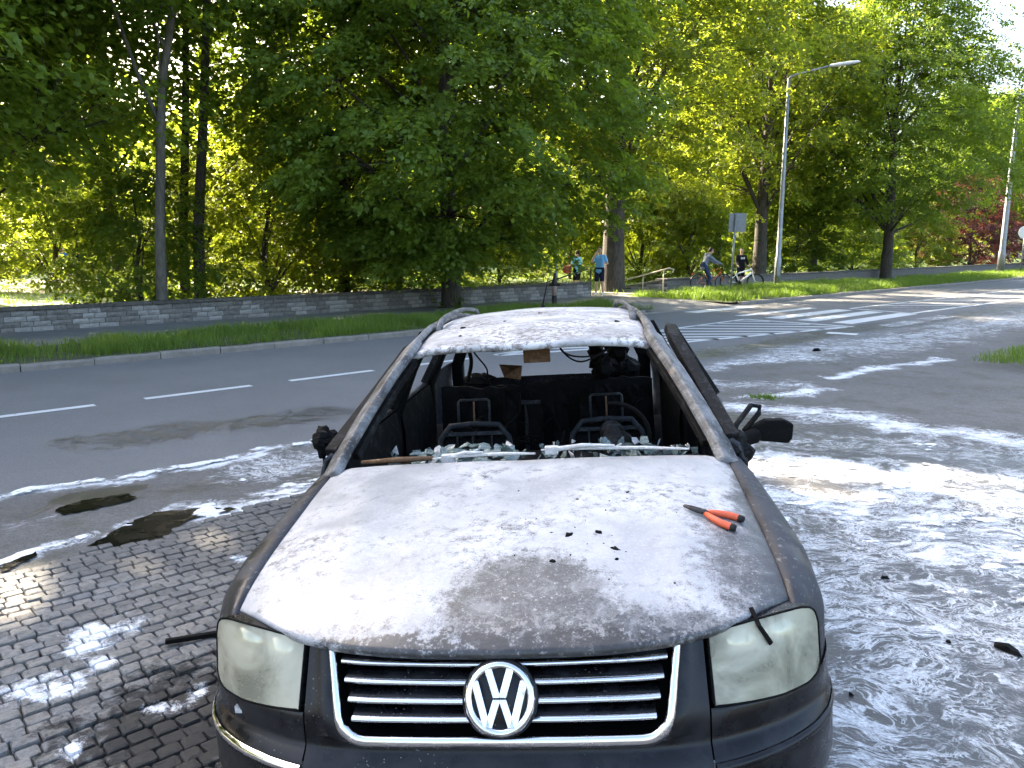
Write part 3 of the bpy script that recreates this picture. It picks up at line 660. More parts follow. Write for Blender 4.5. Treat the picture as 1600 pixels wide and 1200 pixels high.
# ================================================================== TREES
def crown_profile(kind):
    if kind == 'linden': return smooth_interp([0, .08, .25, .5, .75, .92, 1], [.62, .90, 1.0, .92, .68, .36, .05])
    if kind == 'tall': return smooth_interp([0, .15, .4, .7, .9, 1], [.35, .75, 1.0, .85, .5, .1])
    if kind == 'shrub': return smooth_interp([0, .15, .5, .8, 1], [.75, .95, 1.0, .7, .15])
    return smooth_interp([0, .12, .35, .6, .85, 1], [.45, .85, 1.0, .92, .55, .08])
def tree_data(name, seed, height, crown_r, base, trunk_r, nclump, per, leaf, kind, lmat, bmat, lean=(0, 0), clump_r=.85, fork=False, droop=.35):
    """returns (trunk mesh, crown mesh); the crown is made of sprays of single leaves"""
    rg = np.random.default_rng(seed); prof = crown_profile(kind)
    # clump centres spread through the crown, pushed towards its outer half
    P = []
    tries = 0
    while len(P) < nclump and tries < nclump * 40:
        tries += 1
        h = rg.random() ** .9; rr = crown_r * prof(h) * (.25 + .75 * rg.random() ** .45) * (.82 + .3 * math.sin(seed + 5 * h + 3 * rg.random())); a = rg.uniform(0, 2 * math.pi)
        q = np.array([rr * math.cos(a) + lean[0] * h, rr * math.sin(a) + lean[1] * h, base + (height - base) * h])
        if P and min(np.linalg.norm(q - o_) for o_ in P[-60:]) < clump_r * .55: continue
        P.append(q)
    P = np.array(P)
    # ---- wood
    mb = MB(); top = height * .86
    tp = [(0, 0, -.15), (.0, 0, 0.02), (lean[0] * .03, lean[1] * .03, height * .12), (lean[0] * .15 + rg.uniform(-.1, .1), lean[1] * .15 + rg.uniform(-.1, .1), height * .3), (lean[0] * .4 + rg.uniform(-.2, .2), lean[1] * .4 + rg.uniform(-.2, .2), height * .55), (lean[0] * .8, lean[1] * .8, top)]
    mb.tube(tp, [trunk_r * 1.45, trunk_r * 1.2, trunk_r, trunk_r * .82, trunk_r * .5, trunk_r * .08], 11)
    def trunk_at(z):
        for a, b in zip(tp[:-1], tp[1:]):
            if z <= b[2]:
                k = (z - a[2]) / (b[2] - a[2]); return np.array(a) * (1 - k) + np.array(b) * k
        return np.array(tp[-1])
    order = rg.permutation(len(P)); nl = max(5, min(26, len(P) // 7)); limbs = []
    for i in order[:nl]:
        q = P[i]; z0 = max(base * .75, q[2] - rg.uniform(.8, 2.4) * crown_r * .45 - .3); z0 = min(z0, top * .95); s_ = trunk_at(z0); mid = (s_ + q) / 2 + np.array([0, 0, rg.uniform(.1, .5)]) + rg.normal(0, .12, 3); r0 = trunk_r * .34 * (1 - .6 * z0 / height)
        path = [s_, s_ * .6 + mid * .4, mid, mid * .5 + q * .5 + np.array([0, 0, .12]), q]; mb.tube(path, [r0, r0 * .8, r0 * .58, r0 * .36, r0 * .1], 6, caps=False); limbs += [(np.array(p_), r0 * k_) for p_, k_ in zip(path[1:], (.8, .58, .36, .15))]
    LP = np.array([l[0] for l in limbs]); LR = np.array([l[1] for l in limbs])
    for i in order[nl:]:
        q = P[i]; j = int(np.argmin(np.linalg.norm(LP - q, axis=1) + .6 * np.maximum(0, LP[:, 2] - q[2]))); s_ = LP[j]; r0 = max(LR[j] * .5, .012)
        mid = (s_ + q) / 2 + rg.normal(0, .1, 3); mb.tube([s_, mid, q], [r0, r0 * .6, r0 * .15], 4, caps=False)
    if fork:
        mb.tube([trunk_at(height * .25), trunk_at(height * .25) + np.array([-.45, 0, 1.2]), trunk_at(height * .25) + np.array([-1.5, .1, 4.6])], [trunk_r * .5, trunk_r * .42, trunk_r * .2], 8)
    o = mb.build('trunk', bmat, smooth=True); tme = o.data; bpy.data.objects.remove(o)
    # ---- leaves: each clump holds sprays, each spray a slightly drooping fan of leaves
    nc = len(P); cl = np.repeat(np.arange(nc), per); n = len(cl)
    nsp = 9; sp = rg.integers(0, nsp, n)
    sc = rg.normal(0, .55, (nc, nsp, 3)) * clump_r; sc[..., 2] *= .62
    ctr = P[cl] + sc[cl, sp]
    out = ctr - np.stack([np.full(n, lean[0] * .5), np.full(n, lean[1] * .5), ctr[:, 2]], -1); out[:, 2] = 0
    out /= (np.linalg.norm(out, axis=1, keepdims=True) + 1e-6)
    az = rg.normal(0, .7, (nc, nsp))[cl, sp]; ca, sa_ = np.cos(az), np.sin(az); ox = out[:, 0] * ca - out[:, 1] * sa_; oy = out[:, 0] * sa_ + out[:, 1] * ca
    sx, sy = -oy, ox
    u = rg.random(n) ** .8; v = rg.normal(0, .30, n) * (.35 + u); L_ = clump_r * .75 * (.7 + .6 * rg.random((nc, nsp)))[cl, sp]
    pos = ctr + np.stack([ox * u * L_ + sx * v * L_, oy * u * L_ + sy * v * L_, -droop * u * u * L_ + rg.normal(0, .07, n) * clump_r - .12 * np.abs(v)], -1)
    size = leaf * rg.uniform(.6, 1.25, n)
    d = np.stack([ox + rg.normal(0, .55, n), oy + rg.normal(0, .55, n), -.35 - droop * u + rg.normal(0, .35, n)], -1); d /= np.linalg.norm(d, axis=1, keepdims=True)
    nr = np.stack([rg.normal(0, .45, n) + .3 * ox, rg.normal(0, .45, n) + .3 * oy, np.ones(n)], -1); nr -= d * (nr * d).sum(1, keepdims=True); nr /= np.linalg.norm(nr, axis=1, keepdims=True)
    side = np.cross(d, nr); s1 = size[:, None]
    A = pos; B = pos + d * s1 * .45 + side * s1 * .40 + nr * s1 * .10; Cc = pos + d * s1; Dd = pos + d * s1 * .45 - side * s1 * .40 + nr * s1 * .10
    V = np.stack([A, B, Cc, Dd], 1).reshape(-1, 3); i = np.arange(n)[:, None] * 4
    F = np.concatenate([i + np.array([0, 1, 2]), i + np.array([0, 2, 3])]); cv = rg.random(nc)
    val = np.clip(.45 * cv[cl] + .55 * rg.random(n), 0, 1)
    cme = np_mesh('crown', V, F, lmat, False, [('v', 'FACE', np.concatenate([val, val]))])
    return tme, cme, V.reshape(-1, 4, 3), val, lmat
# gaps in the canopy: sight lines to the sun from the places that the sun reaches
SUNV = np.array(to_sun)
GAPS = [(G(a, b_), r_) for a, b_, r_ in ((1215, 738, .30), (1280, 748, .28), (1350, 742, .30), (1420, 752, .26), (1480, 764, .26), (1540, 750, .28), (1600, 765, .30), (1560, 800, .22), (1290, 775, .20), (1370, 778, .16),
        (10, 930, .32), (60, 950, .22), (-30, 965, .3), (345, 866, .16), (385, 858, .13), (230, 905, .12), (140, 1000, .10), (450, 735, .12), (380, 545, .09), (400, 547, .08), (490, 549, .08), (640, 550, .12), (530, 600, .07), (300, 685, .05), (255, 690, .06),
        (1120, 470, .7), (1200, 472, .6), (1270, 468, .8), (1350, 470, .7), (1440, 462, .9), (1530, 462, 1.0), (1600, 455, 1.2), (1480, 474, .6), (1240, 447, .9), (1280, 445, 1.0), (1330, 443, .8), (1000, 468, .6), (1060, 466, .6), (930, 500, .2))]
GAPS += [(CT(a, t_, z_), r_) for a, t_, z_, r_ in ((420, 9.5, 3.2, 1.6), (390, 10, 4.6, 1.5), (450, 10, 1.8, 1.3), (500, 12.5, 3.6, 1.6), (350, 12, 5.5, 1.3), (560, 14, 4.0, 1.2), (880, 8, 4.6, 1.5), (870, 10, 3.0, 1.5), (900, 9, 6.2, 1.3), (950, 6.7, 1.0, .3), (60, 17, .2, 2.2), (120, 16, .2, 1.8), (0, 18, .2, 2.2), (1050, 8, 8.5, 1.6), (1010, 9, 5, 1.3), (1110, 9, 6.0, 1.0), (1150, 10, 10, 1.3), (620, 14, 9.5, 1.0), (1040, 5.2, .6, .7), (980, 6.2, .9, .6))]
def thin_out(V4, mw, seed):
    rg = np.random.default_rng(seed); P = V4[:, 0] @ np.array(mw.to_3x3()).T + np.array(mw.translation); cut = np.zeros(len(P), bool); rnd = rg.uniform(.75, 1.15, len(P))
    for p, r_ in GAPS:
        w = P - np.array(p); a = w @ SUNV; d = np.linalg.norm(w - a[:, None] * SUNV, axis=1); cut |= (a > r_ * 1.2 + .5) & (d < r_ * rnd)
    return ~cut
def plant(name, data, loc, rz, sc, label, cat='tree', group=None, lmat=None):
    o = empty(name, loc, (0, 0, rz)); o.scale = sc if hasattr(sc, '__len__') else (sc, sc, sc)
    crown = data[1]
    if cat == 'tree':
        mw = Matrix.Translation(loc) @ Matrix.Rotation(rz, 4, 'Z') @ Matrix.Diagonal((*o.scale, 1)); keep = thin_out(data[2], mw, int(abs(loc[0]) * 100))
        if (~keep).sum() > 200:
            if 'linden' not in name and 'entrance' not in label: keep &= np.random.default_rng(3).random(len(keep)) < .52; grow = 1.36
            else: grow = 1.0
            V4 = data[2][keep]; V4 = V4[:, :1] + (V4 - V4[:, :1]) * grow; val = data[3][keep]; i = np.arange(len(V4))[:, None] * 4
            crown = np_mesh('crown', V4.reshape(-1, 3), np.concatenate([i + np.array([0, 1, 2]), i + np.array([0, 2, 3])]), data[4], False, [('v', 'FACE', np.concatenate([val, val]))])
    link('trunk', data[0], o); c = link('crown', crown, o)
    tag(o, label, cat, group); return o
Z0 = .09
T_LIN = tree_data('linden', 11, 14.5, 5.2, 1.45, .25, 480, 410, .14, 'linden', MAT['leaf'], MAT['bark'], clump_r=.80, droop=.55)
T_MAP = tree_data('maple', 23, 17.0, 6.2, 4.7, .42, 330, 300, .155, 'round', MAT['leaf_b'], MAT['bark'], clump_r=1.05)
T_TAL = tree_data('tall', 31, 18.0, 3.4, 6.8, .118, 110, 280, .14, 'tall', MAT['leaf_d'], MAT['bark_light'], lean=(3.2, 0), clump_r=1.0, fork=True)
T_THN = tree_data('thin', 71, 18.0, 3.2, 8.5, .125, 60, 260, .14, 'tall', MAT['leaf_d'], MAT['bark'], lean=(2.2, 0), clump_r=1.0)
T_DRK = tree_data('dark', 37, 17.0, 4.6, 5.0, .17, 240, 280, .15, 'tall', MAT['leaf_d'], MAT['bark'], lean=(.5, 0), clump_r=1.05)
T_RND = tree_data('round', 43, 15.5, 6.6, 3.2, .28, 430, 280, .15, 'round', MAT['leaf'], MAT['bark'], clump_r=1.05)
T_SHR = tree_data('shrub', 51, 4.8, 2.5, .25, .08, 90, 300, .11, 'shrub', MAT['leaf_b'], MAT['bark'], clump_r=.62)
T_SHD = tree_data('shrubd', 57, 4.6, 2.8, .25, .10, 90, 300, .12, 'shrub', MAT['leaf_d'], MAT['bark'], clump_r=.66)
T_PUR = tree_data('purple', 61, 5.6, 3.3, .3, .10, 100, 280, .13, 'shrub', MAT['leaf_p'], MAT['bark'], clump_r=.7)
def T(name, data, px, t, rz, sc, label, **k): return plant(name, data, CT(px, t, Z0), R(rz), sc, label, **k)
T('pale_trunk_tree', T_TAL, 255, 6.3, 0, 1.0, 'tall tree with a pale grey trunk forking to the left, behind the wall')
T('linden_tree', T_LIN, 705, 4.45, 40, 1.0, 'large dense linden in the middle with low hanging leaves, on the pavement')
T('maple_tree', T_MAP, 957, 6.9, 100, (1.0, 1.0, 1.0), 'maple with a thick brown trunk at the park entrance')
T('maple_tree', T_MAP, 1185, 8.2, 220, (.8, .8, .95), 'dark trunked maple right of the standing white bicycle')
T('round_tree', T_RND, 1383, 4.7, 30, (1.0, 1.0, 1.05), 'round crowned tree on the verge in front of the right wall')
T('round_tree', T_RND, 1268, 10, 150, (.95, .95, 1.0), 'tree with a dark trunk behind the street lamp and wall')
T('dark_tree', T_DRK, 540, 9.5, 0, (.95, .95, .85), 'dark trunk tree with a low branch left of the big linden')
T('thin_tree', T_THN, 291, 9.5, 0, (1.0, 1.0, .95), 'thin dark trunk just right of the pale trunk, leftmost of the two')
T('thin_tree', T_THN, 314, 8.2, 20, (1.15, 1.15, 1.0), 'thin dark trunk just right of the pale trunk, rightmost of the two')
T('dark_tree', T_DRK, -45, 12.5, 300, (.9, .9, .95), 'nearer dark crown hanging over the lawn at the left edge')
T('dark_tree', T_DRK, -30, 17, 50, (1.1, 1.1, 1.05), 'farther dark crown behind the lawn at the left edge')
T('dark_tree', T_DRK, 190, 13, 140, (1.0, 1.0, 1.0), 'dark tree behind the leaning bush left of the pale trunk')
T('round_tree', T_RND, -60, 9, 100, (.85, .85, .95), 'leafy tree reaching in at the upper left corner')
T('leaning_bush', T_SHD, 222, 8.6, 60, (.75, .75, .8), 'low leaning dark bush left of the pale trunk, over the wall', cat='bush')
T('bush', T_SHR, 420, 9.5, 10, (1.1, 1.1, 1.15), 'sunlit yellow green bush right of the two thin dark trunks', cat='bush')
T('bush', T_SHR, 500, 13, 120, (1.2, 1.2, 1.2), 'bright bush behind the dark trunk left of the linden', cat='bush')
T('bush', T_SHD, 625, 9, 200, (1.0, 1.0, .8), 'green bush behind the wall just left of the linden trunk', cat='bush')
T('bush', T_SHR, 1075, 9.5, 300, (1.05, 1.05, 1.0), 'leafy bush behind the wall and the cyclist', cat='bush')
T('bush', T_SHR, 890, 17, 80, (1.0, 1.0, .9), 'sunlit bush beyond the path behind the standing walker', cat='bush')
T('bush', T_SHD, 1240, 9, 30, (1.2, 1.0, .9), 'dark bush behind the right wall left of the lamp post', cat='bush')
T('bush', T_SHD, 1330, 10, 130, (1.2, 1.0, .85), 'dark bush behind the right wall, right of the lamp post', cat='bush')
T('bush', T_SHR, 1430, 10, 330, (1.2, 1.0, 1.0), 'green bush left of the purple leaved shrub', cat='bush')
T('purple_shrub', T_PUR, 1513, 8.5, 20, (1.25, 1.25, 1.3), 'purple leaved shrub behind the right wall', cat='bush')
T('bush', T_SHR, 330, 16, 40, (1.2, 1.2, 1.1), 'yellow green bush seen between the two thin dark trunks', cat='bush')
T('bush', T_SHR, 560, 20, 90, (1.5, 1.5, 1.5), 'large sunlit bush deep in the park left of the linden', cat='bush')
T('bush', T_SHR, 90, 24, 200, (1.4, 1.4, 1.3), 'sunlit bush beyond the lawn behind the far walkers', cat='bush')
T('bush', T_SHR, 780, 15, 10, (1.0, 1.0, .7), 'low sunlit bush right of the linden trunk beyond the wall', cat='bush')
T('bush', T_SHR, 1000, 13, 140, (1.3, 1.3, 1.4), 'tall sunlit bush right of the thick maple trunk', cat='bush')
T('maple_tree', T_MAP, 700, 22, 10, (1.0, 1.0, 1.05), 'tall sunlit tree far behind the big linden')
T('maple_tree', T_MAP, 850, 26, 70, (.75, .75, .8), 'dark trunked tree beyond the light path, right of the linden')
T('maple_tree', T_MAP, 1060, 17, 250, (1.0, 1.0, 1.1), 'sunlit maple in the park behind the cyclist')
T('round_tree', T_RND, 1120, 28, 200, (1.1, 1.1, 1.2), 'tall tree deep in the park behind the square sign')
T('round_tree', T_RND, 1480, 14, 80, (.95, .95, 1.1), 'broad tree behind the purple shrub')
T('round_tree', T_RND, 1555, 17, 250, (1.15, 1.15, 1.3), 'tall tree behind the lamp pole near the right edge')
T('round_tree', T_RND, 1600, 9, 170, (.9, .9, 1.0), 'tree at the right edge behind the round sign')
T('dark_tree', T_DRK, 610, 14, 260, (1.1, 1.1, 1.1), 'tall dark tree just behind the linden crown')
# trees of the same row, further left along the wall: they shade the road and the yard
for i, (s, t_, dt, rz, sc) in enumerate([(-11.5, 7.4, T_RND, 0, .95), (-15.5, 6.6, T_LIN, 100, 1.0), (-21, 7.5, T_RND, 210, .95), (-27, 6.8, T_MAP, 20, .9), (-13, 13, T_DRK, 10, 1.1), (-20, 14, T_MAP, 130, 1.0), (-34, 8, T_RND, 60, 1.0)]):
    plant('roadside_tree', dt, RS(s, t_, Z0), R(rz), sc, 'tree of the park row left of the picture, shading the road', group='park row trees at the left')
# a wood far behind, read as one mass
rg = np.random.default_rng(5); n = 90000; ang = rg.uniform(R(-55), R(50), n); dist = rg.uniform(66, 112, n) + np.clip(ang - R(-5), 0, 1) * rg.uniform(0, 130, n)
X = np.sin(ang) * dist; Y = np.cos(ang) * dist; hgt = 11 + 8 * fbm(ang * 9 + 20, dist * .05, 3); z = .1 + hgt * rg.random(n) ** 1.15
clx = fbm(X * .25, z * .35 + Y * .1, 3); kp = (clx > .36) & (ST(X, Y)[1] > np.where(ang > R(5), 24, 44)); X, Y, z, clx = X[kp], Y[kp], z[kp], clx[kp]; n = len(X)
d = rg.normal(0, 1, (n, 3)); d[:, 2] -= .5; d /= np.linalg.norm(d, axis=1, keepdims=True); nr = rg.normal(0, .6, (n, 3)); nr[:, 2] += 1; nr -= d * (nr * d).sum(1, keepdims=True); nr /= np.linalg.norm(nr, axis=1, keepdims=True); sd_ = np.cross(d, nr)
s1 = rg.uniform(.6, 1.2, n)[:, None]; P = np.stack([X, Y, z], -1)
V = np.stack([P, P + d * s1 * .5 + sd_ * s1 * .4, P + d * s1, P + d * s1 * .5 - sd_ * s1 * .4], 1).reshape(-1, 3)
val = np.clip(clx + rg.normal(0, .15, n), 0, 1)
o = link('far_wood', np_mesh('far_wood', V, np.arange(n * 4).reshape(-1, 4), MAT['leaf_b'], False, [('v', 'FACE', val)])); tag(o, 'distant wood closing the view behind the park trees', 'wood', kind='stuff')
# fresh shoots at the foot of the linden
rg = np.random.default_rng(9); b = CT(700, 4.2, .1); m = MB()
for i in range(14):
    a = rg.uniform(0, 6.28); h = rg.uniform(.25, .6); q = b + Vector((math.cos(a) * .35, math.sin(a) * .35 - .1, 0)); e = q + Vector((math.cos(a) * .15, math.sin(a) * .15, h)); m.tube([q, e], [.006, .003], 3)
    for k in range(9):
        f = .25 + .75 * k / 9; c_ = q.lerp(e, f); w_ = Vector((rg.normal(), rg.normal(), rg.normal(0, .4))).normalized() * .10; s_ = w_.cross(Vector((0, 0, 1))).normalized() * .04; m.add([c_, c_ + w_ * .5 + s_, c_ + w_, c_ + w_ * .5 - s_], [(0, 1, 2, 3)])
tag(m.build('shoots', MAT['leaf_b']), 'fresh green shoots at the foot of the linden trunk', 'shoots', kind='stuff')

# ================================================================== THE BURNT CAR
# ---- car materials
t = NT('burnt white hood'); co = t.coord('Object'); sx = t.n('SeparateXYZ'); t.L(co, sx.inputs[0]); X_, Y_, Z_ = sx.outputs
n1 = t.noise(co, 3.2, 6, .62, .4); n2 = t.noise(co, 26, 6, .75); n3 = t.noise(co, 110, 3, .7); sp = t.vor(co, 46)
ash = t.mix(t.smooth(n1, .30, .72), (.29, .295, .305), (.54, .54, .55))
ash = t.mix(t.math('MULTIPLY', t.smooth(n2, .46, .74), .45), ash, (.26, .26, .27))
ash = t.mix(t.math('MULTIPLY', t.smooth(n3, .5, .75), .25), ash, (.72, .72, .73))
# scorched front: a patch in the middle of the leading edge and one towards the right headlight
def blob(cx, cy_, rx, ry):
    a = t.math('DIVIDE', t.math('SUBTRACT', X_, cx), rx); b = t.math('DIVIDE', t.math('SUBTRACT', Y_, cy_), ry)
    return t.math('SUBTRACT', 1.0, t.math('SQRT', t.math('ADD', t.math('MULTIPLY', a, a), t.math('MULTIPLY', b, b))))
m1 = t.math('MAXIMUM', t.math('MULTIPLY', blob(.07, .16, .27, .27), 1.5), blob(.70, .36, .26, .36)); m1 = t.math('MAXIMUM', m1, blob(.30, .07, .50, .14))
edge = t.smooth(Y_, .20, .05); edge2 = t.smooth(t.math('ADD', X_, t.math('MULTIPLY', t.math('SUBTRACT', .6, Y_), .15)), .60, .74)
scorch = t.math('ADD', t.math('MAXIMUM', m1, t.math('MAXIMUM', t.math('MULTIPLY', edge, .35), t.math('MULTIPLY', edge2, .75))), t.math('MULTIPLY', t.math('SUBTRACT', n2, .5), 1.1))
scorch = t.math('ADD', scorch, t.math('MULTIPLY', t.math('SUBTRACT', n1, .5), 1.3))
crk = t.vor(t.mix(.12, co, t.n('TexNoise').outputs['Color']), 9, 'DISTANCE_TO_EDGE'); grey = t.mix(t.smooth(t.math('ADD', t.math('MULTIPLY', n2, .6), t.math('MULTIPLY', n3, .4)), .38, .66), (.026, .026, .0265), (.105, .105, .106)); grey = t.mix(t.math('MULTIPLY', t.smooth(crk, .022, .006), .28), grey, (.03, .03, .03))
cc = t.mix(t.math('MULTIPLY', t.smooth(scorch, .08, .50), .92), ash, grey)
flake = t.math('ADD', t.math('MULTIPLY', t.smooth(Y_, .17, .045), .30), t.math('ADD', t.math('MULTIPLY', n2, .62), t.math('MULTIPLY', n3, .30)))
n4 = t.noise(co, 210, 2, .6); gr_ = t.smooth(scorch, -.15, .45)
cc = t.mix(t.math('MULTIPLY', t.math('MULTIPLY', t.smooth(t.math('ADD', t.math('MULTIPLY', n4, .6), t.math('MULTIPLY', n2, .4)), .50, .58), gr_), .75), cc, (.035, .034, .033))
cc = t.mix(t.math('MULTIPLY', t.math('MULTIPLY', t.smooth(t.noise(co, 95, 4, .8), .57, .64), gr_), .6), cc, (.46, .45, .44))
pt = t.noise(co, 15, 5, .7, .6); cc = t.mix(t.math('MULTIPLY', t.math('MULTIPLY', t.smooth(pt, .48, .68), gr_), .45), cc, (.30, .30, .305)); cc = t.mix(t.math('MULTIPLY', t.math('MULTIPLY', t.smooth(pt, .50, .34), gr_), .65), cc, (.03, .03, .03))
cc = t.mix(t.math('MULTIPLY', t.smooth(t.math('ADD', X_, t.math('ADD', t.math('MULTIPLY', t.math('SUBTRACT', n2, .5), .16), t.math('MULTIPLY', t.math('SUBTRACT', .55, Y_), .10))), .66, .735), .85), cc, (.03, .03, .031))
lip = t.smooth(Y_, .19, .06); cc = t.mix(t.math('MULTIPLY', t.math('MULTIPLY', t.smooth(t.noise(co, 42, 5, .75), .50, .56), lip), .55), cc, (.40, .39, .375))
cc = t.mix(t.math('MULTIPLY', t.smooth(flake, .66, .74), .9), cc, (.022, .021, .021))
cc = t.mix(t.math('MULTIPLY', t.math('MULTIPLY', t.smooth(sp, .10, .05), t.smooth(n1, .45, .6)), .8), cc, (.06, .05, .045))
cc = t.mix(t.math('MULTIPLY', t.math('MULTIPLY', t.smooth(t.noise(co, 7, 5, .6), .55, .7), t.smooth(Y_, .35, .1)), .22), cc, (.30, .25, .20))
t.bump(t.math('ADD', n2, t.math('MULTIPLY', n3, .5)), .14, .003)
MAT['hood'] = t.set(cc, t.mix(t.smooth(n1, .4, .6), .34, .52), 0, .6)
t = NT('burnt white roof'); co = t.coord('Object'); n1 = t.noise(co, 4.5, 6, .65, .3); n2 = t.noise(co, 34, 6, .8); n3 = t.noise(co, 10, 5, .7)
cc = t.mix(t.smooth(n1, .35, .65), (.32, .32, .325), (.64, .635, .63)); cc = t.mix(t.math('MULTIPLY', t.math('MULTIPLY', t.smooth(n2, .47, .56), t.smooth(t.noise(co, 2.2, 3), .35, .6)), .85), cc, (.12, .10, .085)); cc = t.mix(t.math('MULTIPLY', t.smooth(n3, .62, .74), .35), cc, (.32, .25, .18))
t.bump(n2, .4, .004); MAT['roof'] = t.set(cc, .65)
def soot(nm, c0, c1, ashc, amt, rough=.75, sc=14):
    t = NT(nm); co = t.coord('Object'); n = t.noise(co, sc, 6, .75); n2 = t.noise(co, sc * 5, 4, .7); c = t.mix(n2, c0, c1)
    c = t.mix(t.math('MULTIPLY', t.smooth(t.math('ADD', t.math('MULTIPLY', n, .65), t.math('MULTIPLY', n2, .35)), .55 - amt * .15, .68), amt), c, ashc); t.bump(n, .6, .01)
    return t.set(c, rough, 0, .12)
MAT['soot'] = soot('black soot', (.0015, .0015, .0015), (.006, .006, .006), (.025, .0245, .024), .35)
MAT['pillar_'] = soot('ash on pillar', (.05, .049, .048), (.30, .30, .30), (.62, .61, .60), .9, .6, 9)
t = NT('streaked pillar'); co = t.coord('Object'); a1 = t.noise(co, 6.5, 7, .75, .3); a2 = t.noise(co, 55, 5, .75); cc = t.mix(t.smooth(a1, .36, .62), (.022, .021, .020), (.19, .19, .19)); cc = t.mix(t.math('MULTIPLY', t.smooth(a2, .52, .66), .35), cc, (.45, .45, .45)); cc = t.mix(t.math('MULTIPLY', t.smooth(t.noise(co, 8, 5, .7), .58, .70), .5), cc, (.25, .18, .11)); t.bump(a2, .4, .005); MAT['pillar'] = t.set(cc, .6)
MAT['pillar_dark'] = soot('scorched pillar', (.004, .004, .004), (.014, .014, .014), (.13, .127, .124), .4, .7, 16)
MAT['frame_steel'] = soot('burnt seat steel', (.014, .0155, .0175), (.038, .041, .045), (.10, .105, .11), .6, .55, 18)
MAT['ash'] = soot('pale ash', (.40, .37, .34), (.66, .63, .60), (.80, .78, .76), .8, .8, 30)
MAT['rust'] = soot('rusty burnt metal', (.08, .045, .025), (.19, .11, .06), (.34, .26, .19), .5, .75, 9)
t = NT('black bumper plastic'); co = t.coord('Object'); n = t.noise(co, 9, 5, .7); spk = t.vor(co, 95); n2 = t.noise(co, 3, 3)
c = t.mix(t.smooth(n, .35, .7), (.005, .005, .006), (.018, .018, .021)); c = t.mix(t.math('MULTIPLY', t.math('MULTIPLY', t.smooth(spk, .16, .08), t.smooth(n2, .48, .60)), .8), c, (.42, .41, .40))
t.bump(n, .15, .004); MAT['bumper'] = t.set(c, t.mix(t.smooth(n, .4, .6), .24, .42), 0, .3)
t = NT('dirty dark paint'); co = t.coord('Object'); n = t.noise(co, 6, 6, .7); n2 = t.noise(co, 40, 4, .7)
c = t.mix(t.smooth(n, .4, .65), (.012, .013, .018), (.045, .047, .055)); c = t.mix(t.math('MULTIPLY', t.smooth(n2, .58, .70), .6), c, (.22, .22, .22)); MAT['fender'] = t.set(c, t.mix(t.smooth(n, .4, .6), .38, .7), 0, .35)
t = NT('chrome'); co = t.coord('Object'); n = t.noise(co, 22, 5, .7); MAT['chrome'] = t.set(t.mix(t.smooth(n, .55, .75), (.80, .80, .82), (.48, .45, .42)), t.mix(t.smooth(n, .4, .75), .10, .42), 1.0)
t = NT('reflector chrome'); MAT['reflector'] = t.set((.80, .78, .72), .22, 1.0)
MAT['housing'] = plain('lamp housing', (.22, .22, .20), .4, .3, .5, .1)
t = NT('hazed lamp lens'); co = t.coord('Object'); n = t.noise(co, 6, 4, .6, .5); n2 = t.noise(co, 60, 3, .7)
t.set(t.mix(n, (.66, .62, .42), (.80, .76, .60)), t.mix(n2, .12, .30), 0, .5)
tr = t.n('BsdfTransparent'); tr.inputs[0].default_value = (.92, .92, .82, 1); mx = t.n('MixShader'); t.L(t.mix(t.smooth(n, .35, .65), .30, .58), mx.inputs[0]); t.L(tr.outputs[0], mx.inputs[1]); t.L(t.b.outputs[0], mx.inputs[2]); t.L(mx.outputs[0], t.out.inputs[0]); MAT['lens'] = t.m
t = NT('broken safety glass'); t.set((.33, .42, .39), .2, 0, .5); t.b.inputs['Transmission Weight'].default_value = .65; MAT['shard'] = t.m
MAT['orange_grip'] = plain('orange rubber grip', (.62, .10, .035), .5, 0, .5, .15, 30); MAT['tool_steel'] = plain('dark tool steel', (.05, .045, .042), .45, .7, .5, .3, 30)

car = tag(empty('burnt_car', (.010, 1.585, .108), (R(-1.42), R(-3.35), R(-4.32))), 'burnt out estate car, ash white hood and roof, seen from the front', 'car')
# ---- front surface of the car: distance back from the nose for a point (x, z)
yp = smooth_interp([0, .2, .37, .49, .60, .70, .775, .82, .85, .87], [0, .002, .012, .038, .085, .15, .225, .30, .40, .56])
def nose_y(x, z):
    a = abs(x); k = .45 + (.60 - .45) * min(1, a / .49); k = k if a < .49 else .60 - (a - .49) / .31 * .42
    y = yp(a)
    if z > .62: y += k * (z - .62)
    if z < .545: y -= .045 * min(1, (.545 - z) / .03)
    if z < .36: y += .10 * (.36 - z) / .16
    return y
# ---- hood
fx = smooth_interp([0, .3, .42, .50, .60, .715], [.030, .048, .078, .105, .165, .255]); fz = smooth_interp([0, .3, .42, .50, .60, .715], [.772, .773, .775, .784, .797, .803])
ry = smooth_interp([0, .4, .755], [1.12, 1.155, 1.245]); rz_ = smooth_interp([0, .4, .755], [.955, .948, .911])
gz = smooth_interp([0, .04, .10, .24, .61, 1], [0, .12, .25, .46, .80, 1]); sidex = smooth_interp([0, .3, .65, 1], [.715, .728, .742, .755])
def hood_pt(u, v):
    a = abs(u); s_ = 1 if u >= 0 else -1; xf = a * .715; xr = a * .755; w = sidex(v); x = a * w
    y = fx(xf) * (1 - v) + ry(xr) * v; zf, zr = fz(xf), rz_(xr); z = zf + (zr - zf) * gz(v)
    z += .010 * math.exp(-((a - .62 - .10 * v) / .10) ** 2) * math.sin(math.pi * min(1, v * 1.1 + .05)) - .012 * max(0, a - .9) / .1
    z += .004 * math.sin(7 * x + 3 * y) * math.sin(5 * y + 2 * x)
    return Vector((s_ * x, y, z))
vs_row = [0, .012, .03, .06, .1] + list(np.linspace(.15, 1, 22)); us = np.linspace(-1, 1, 61)
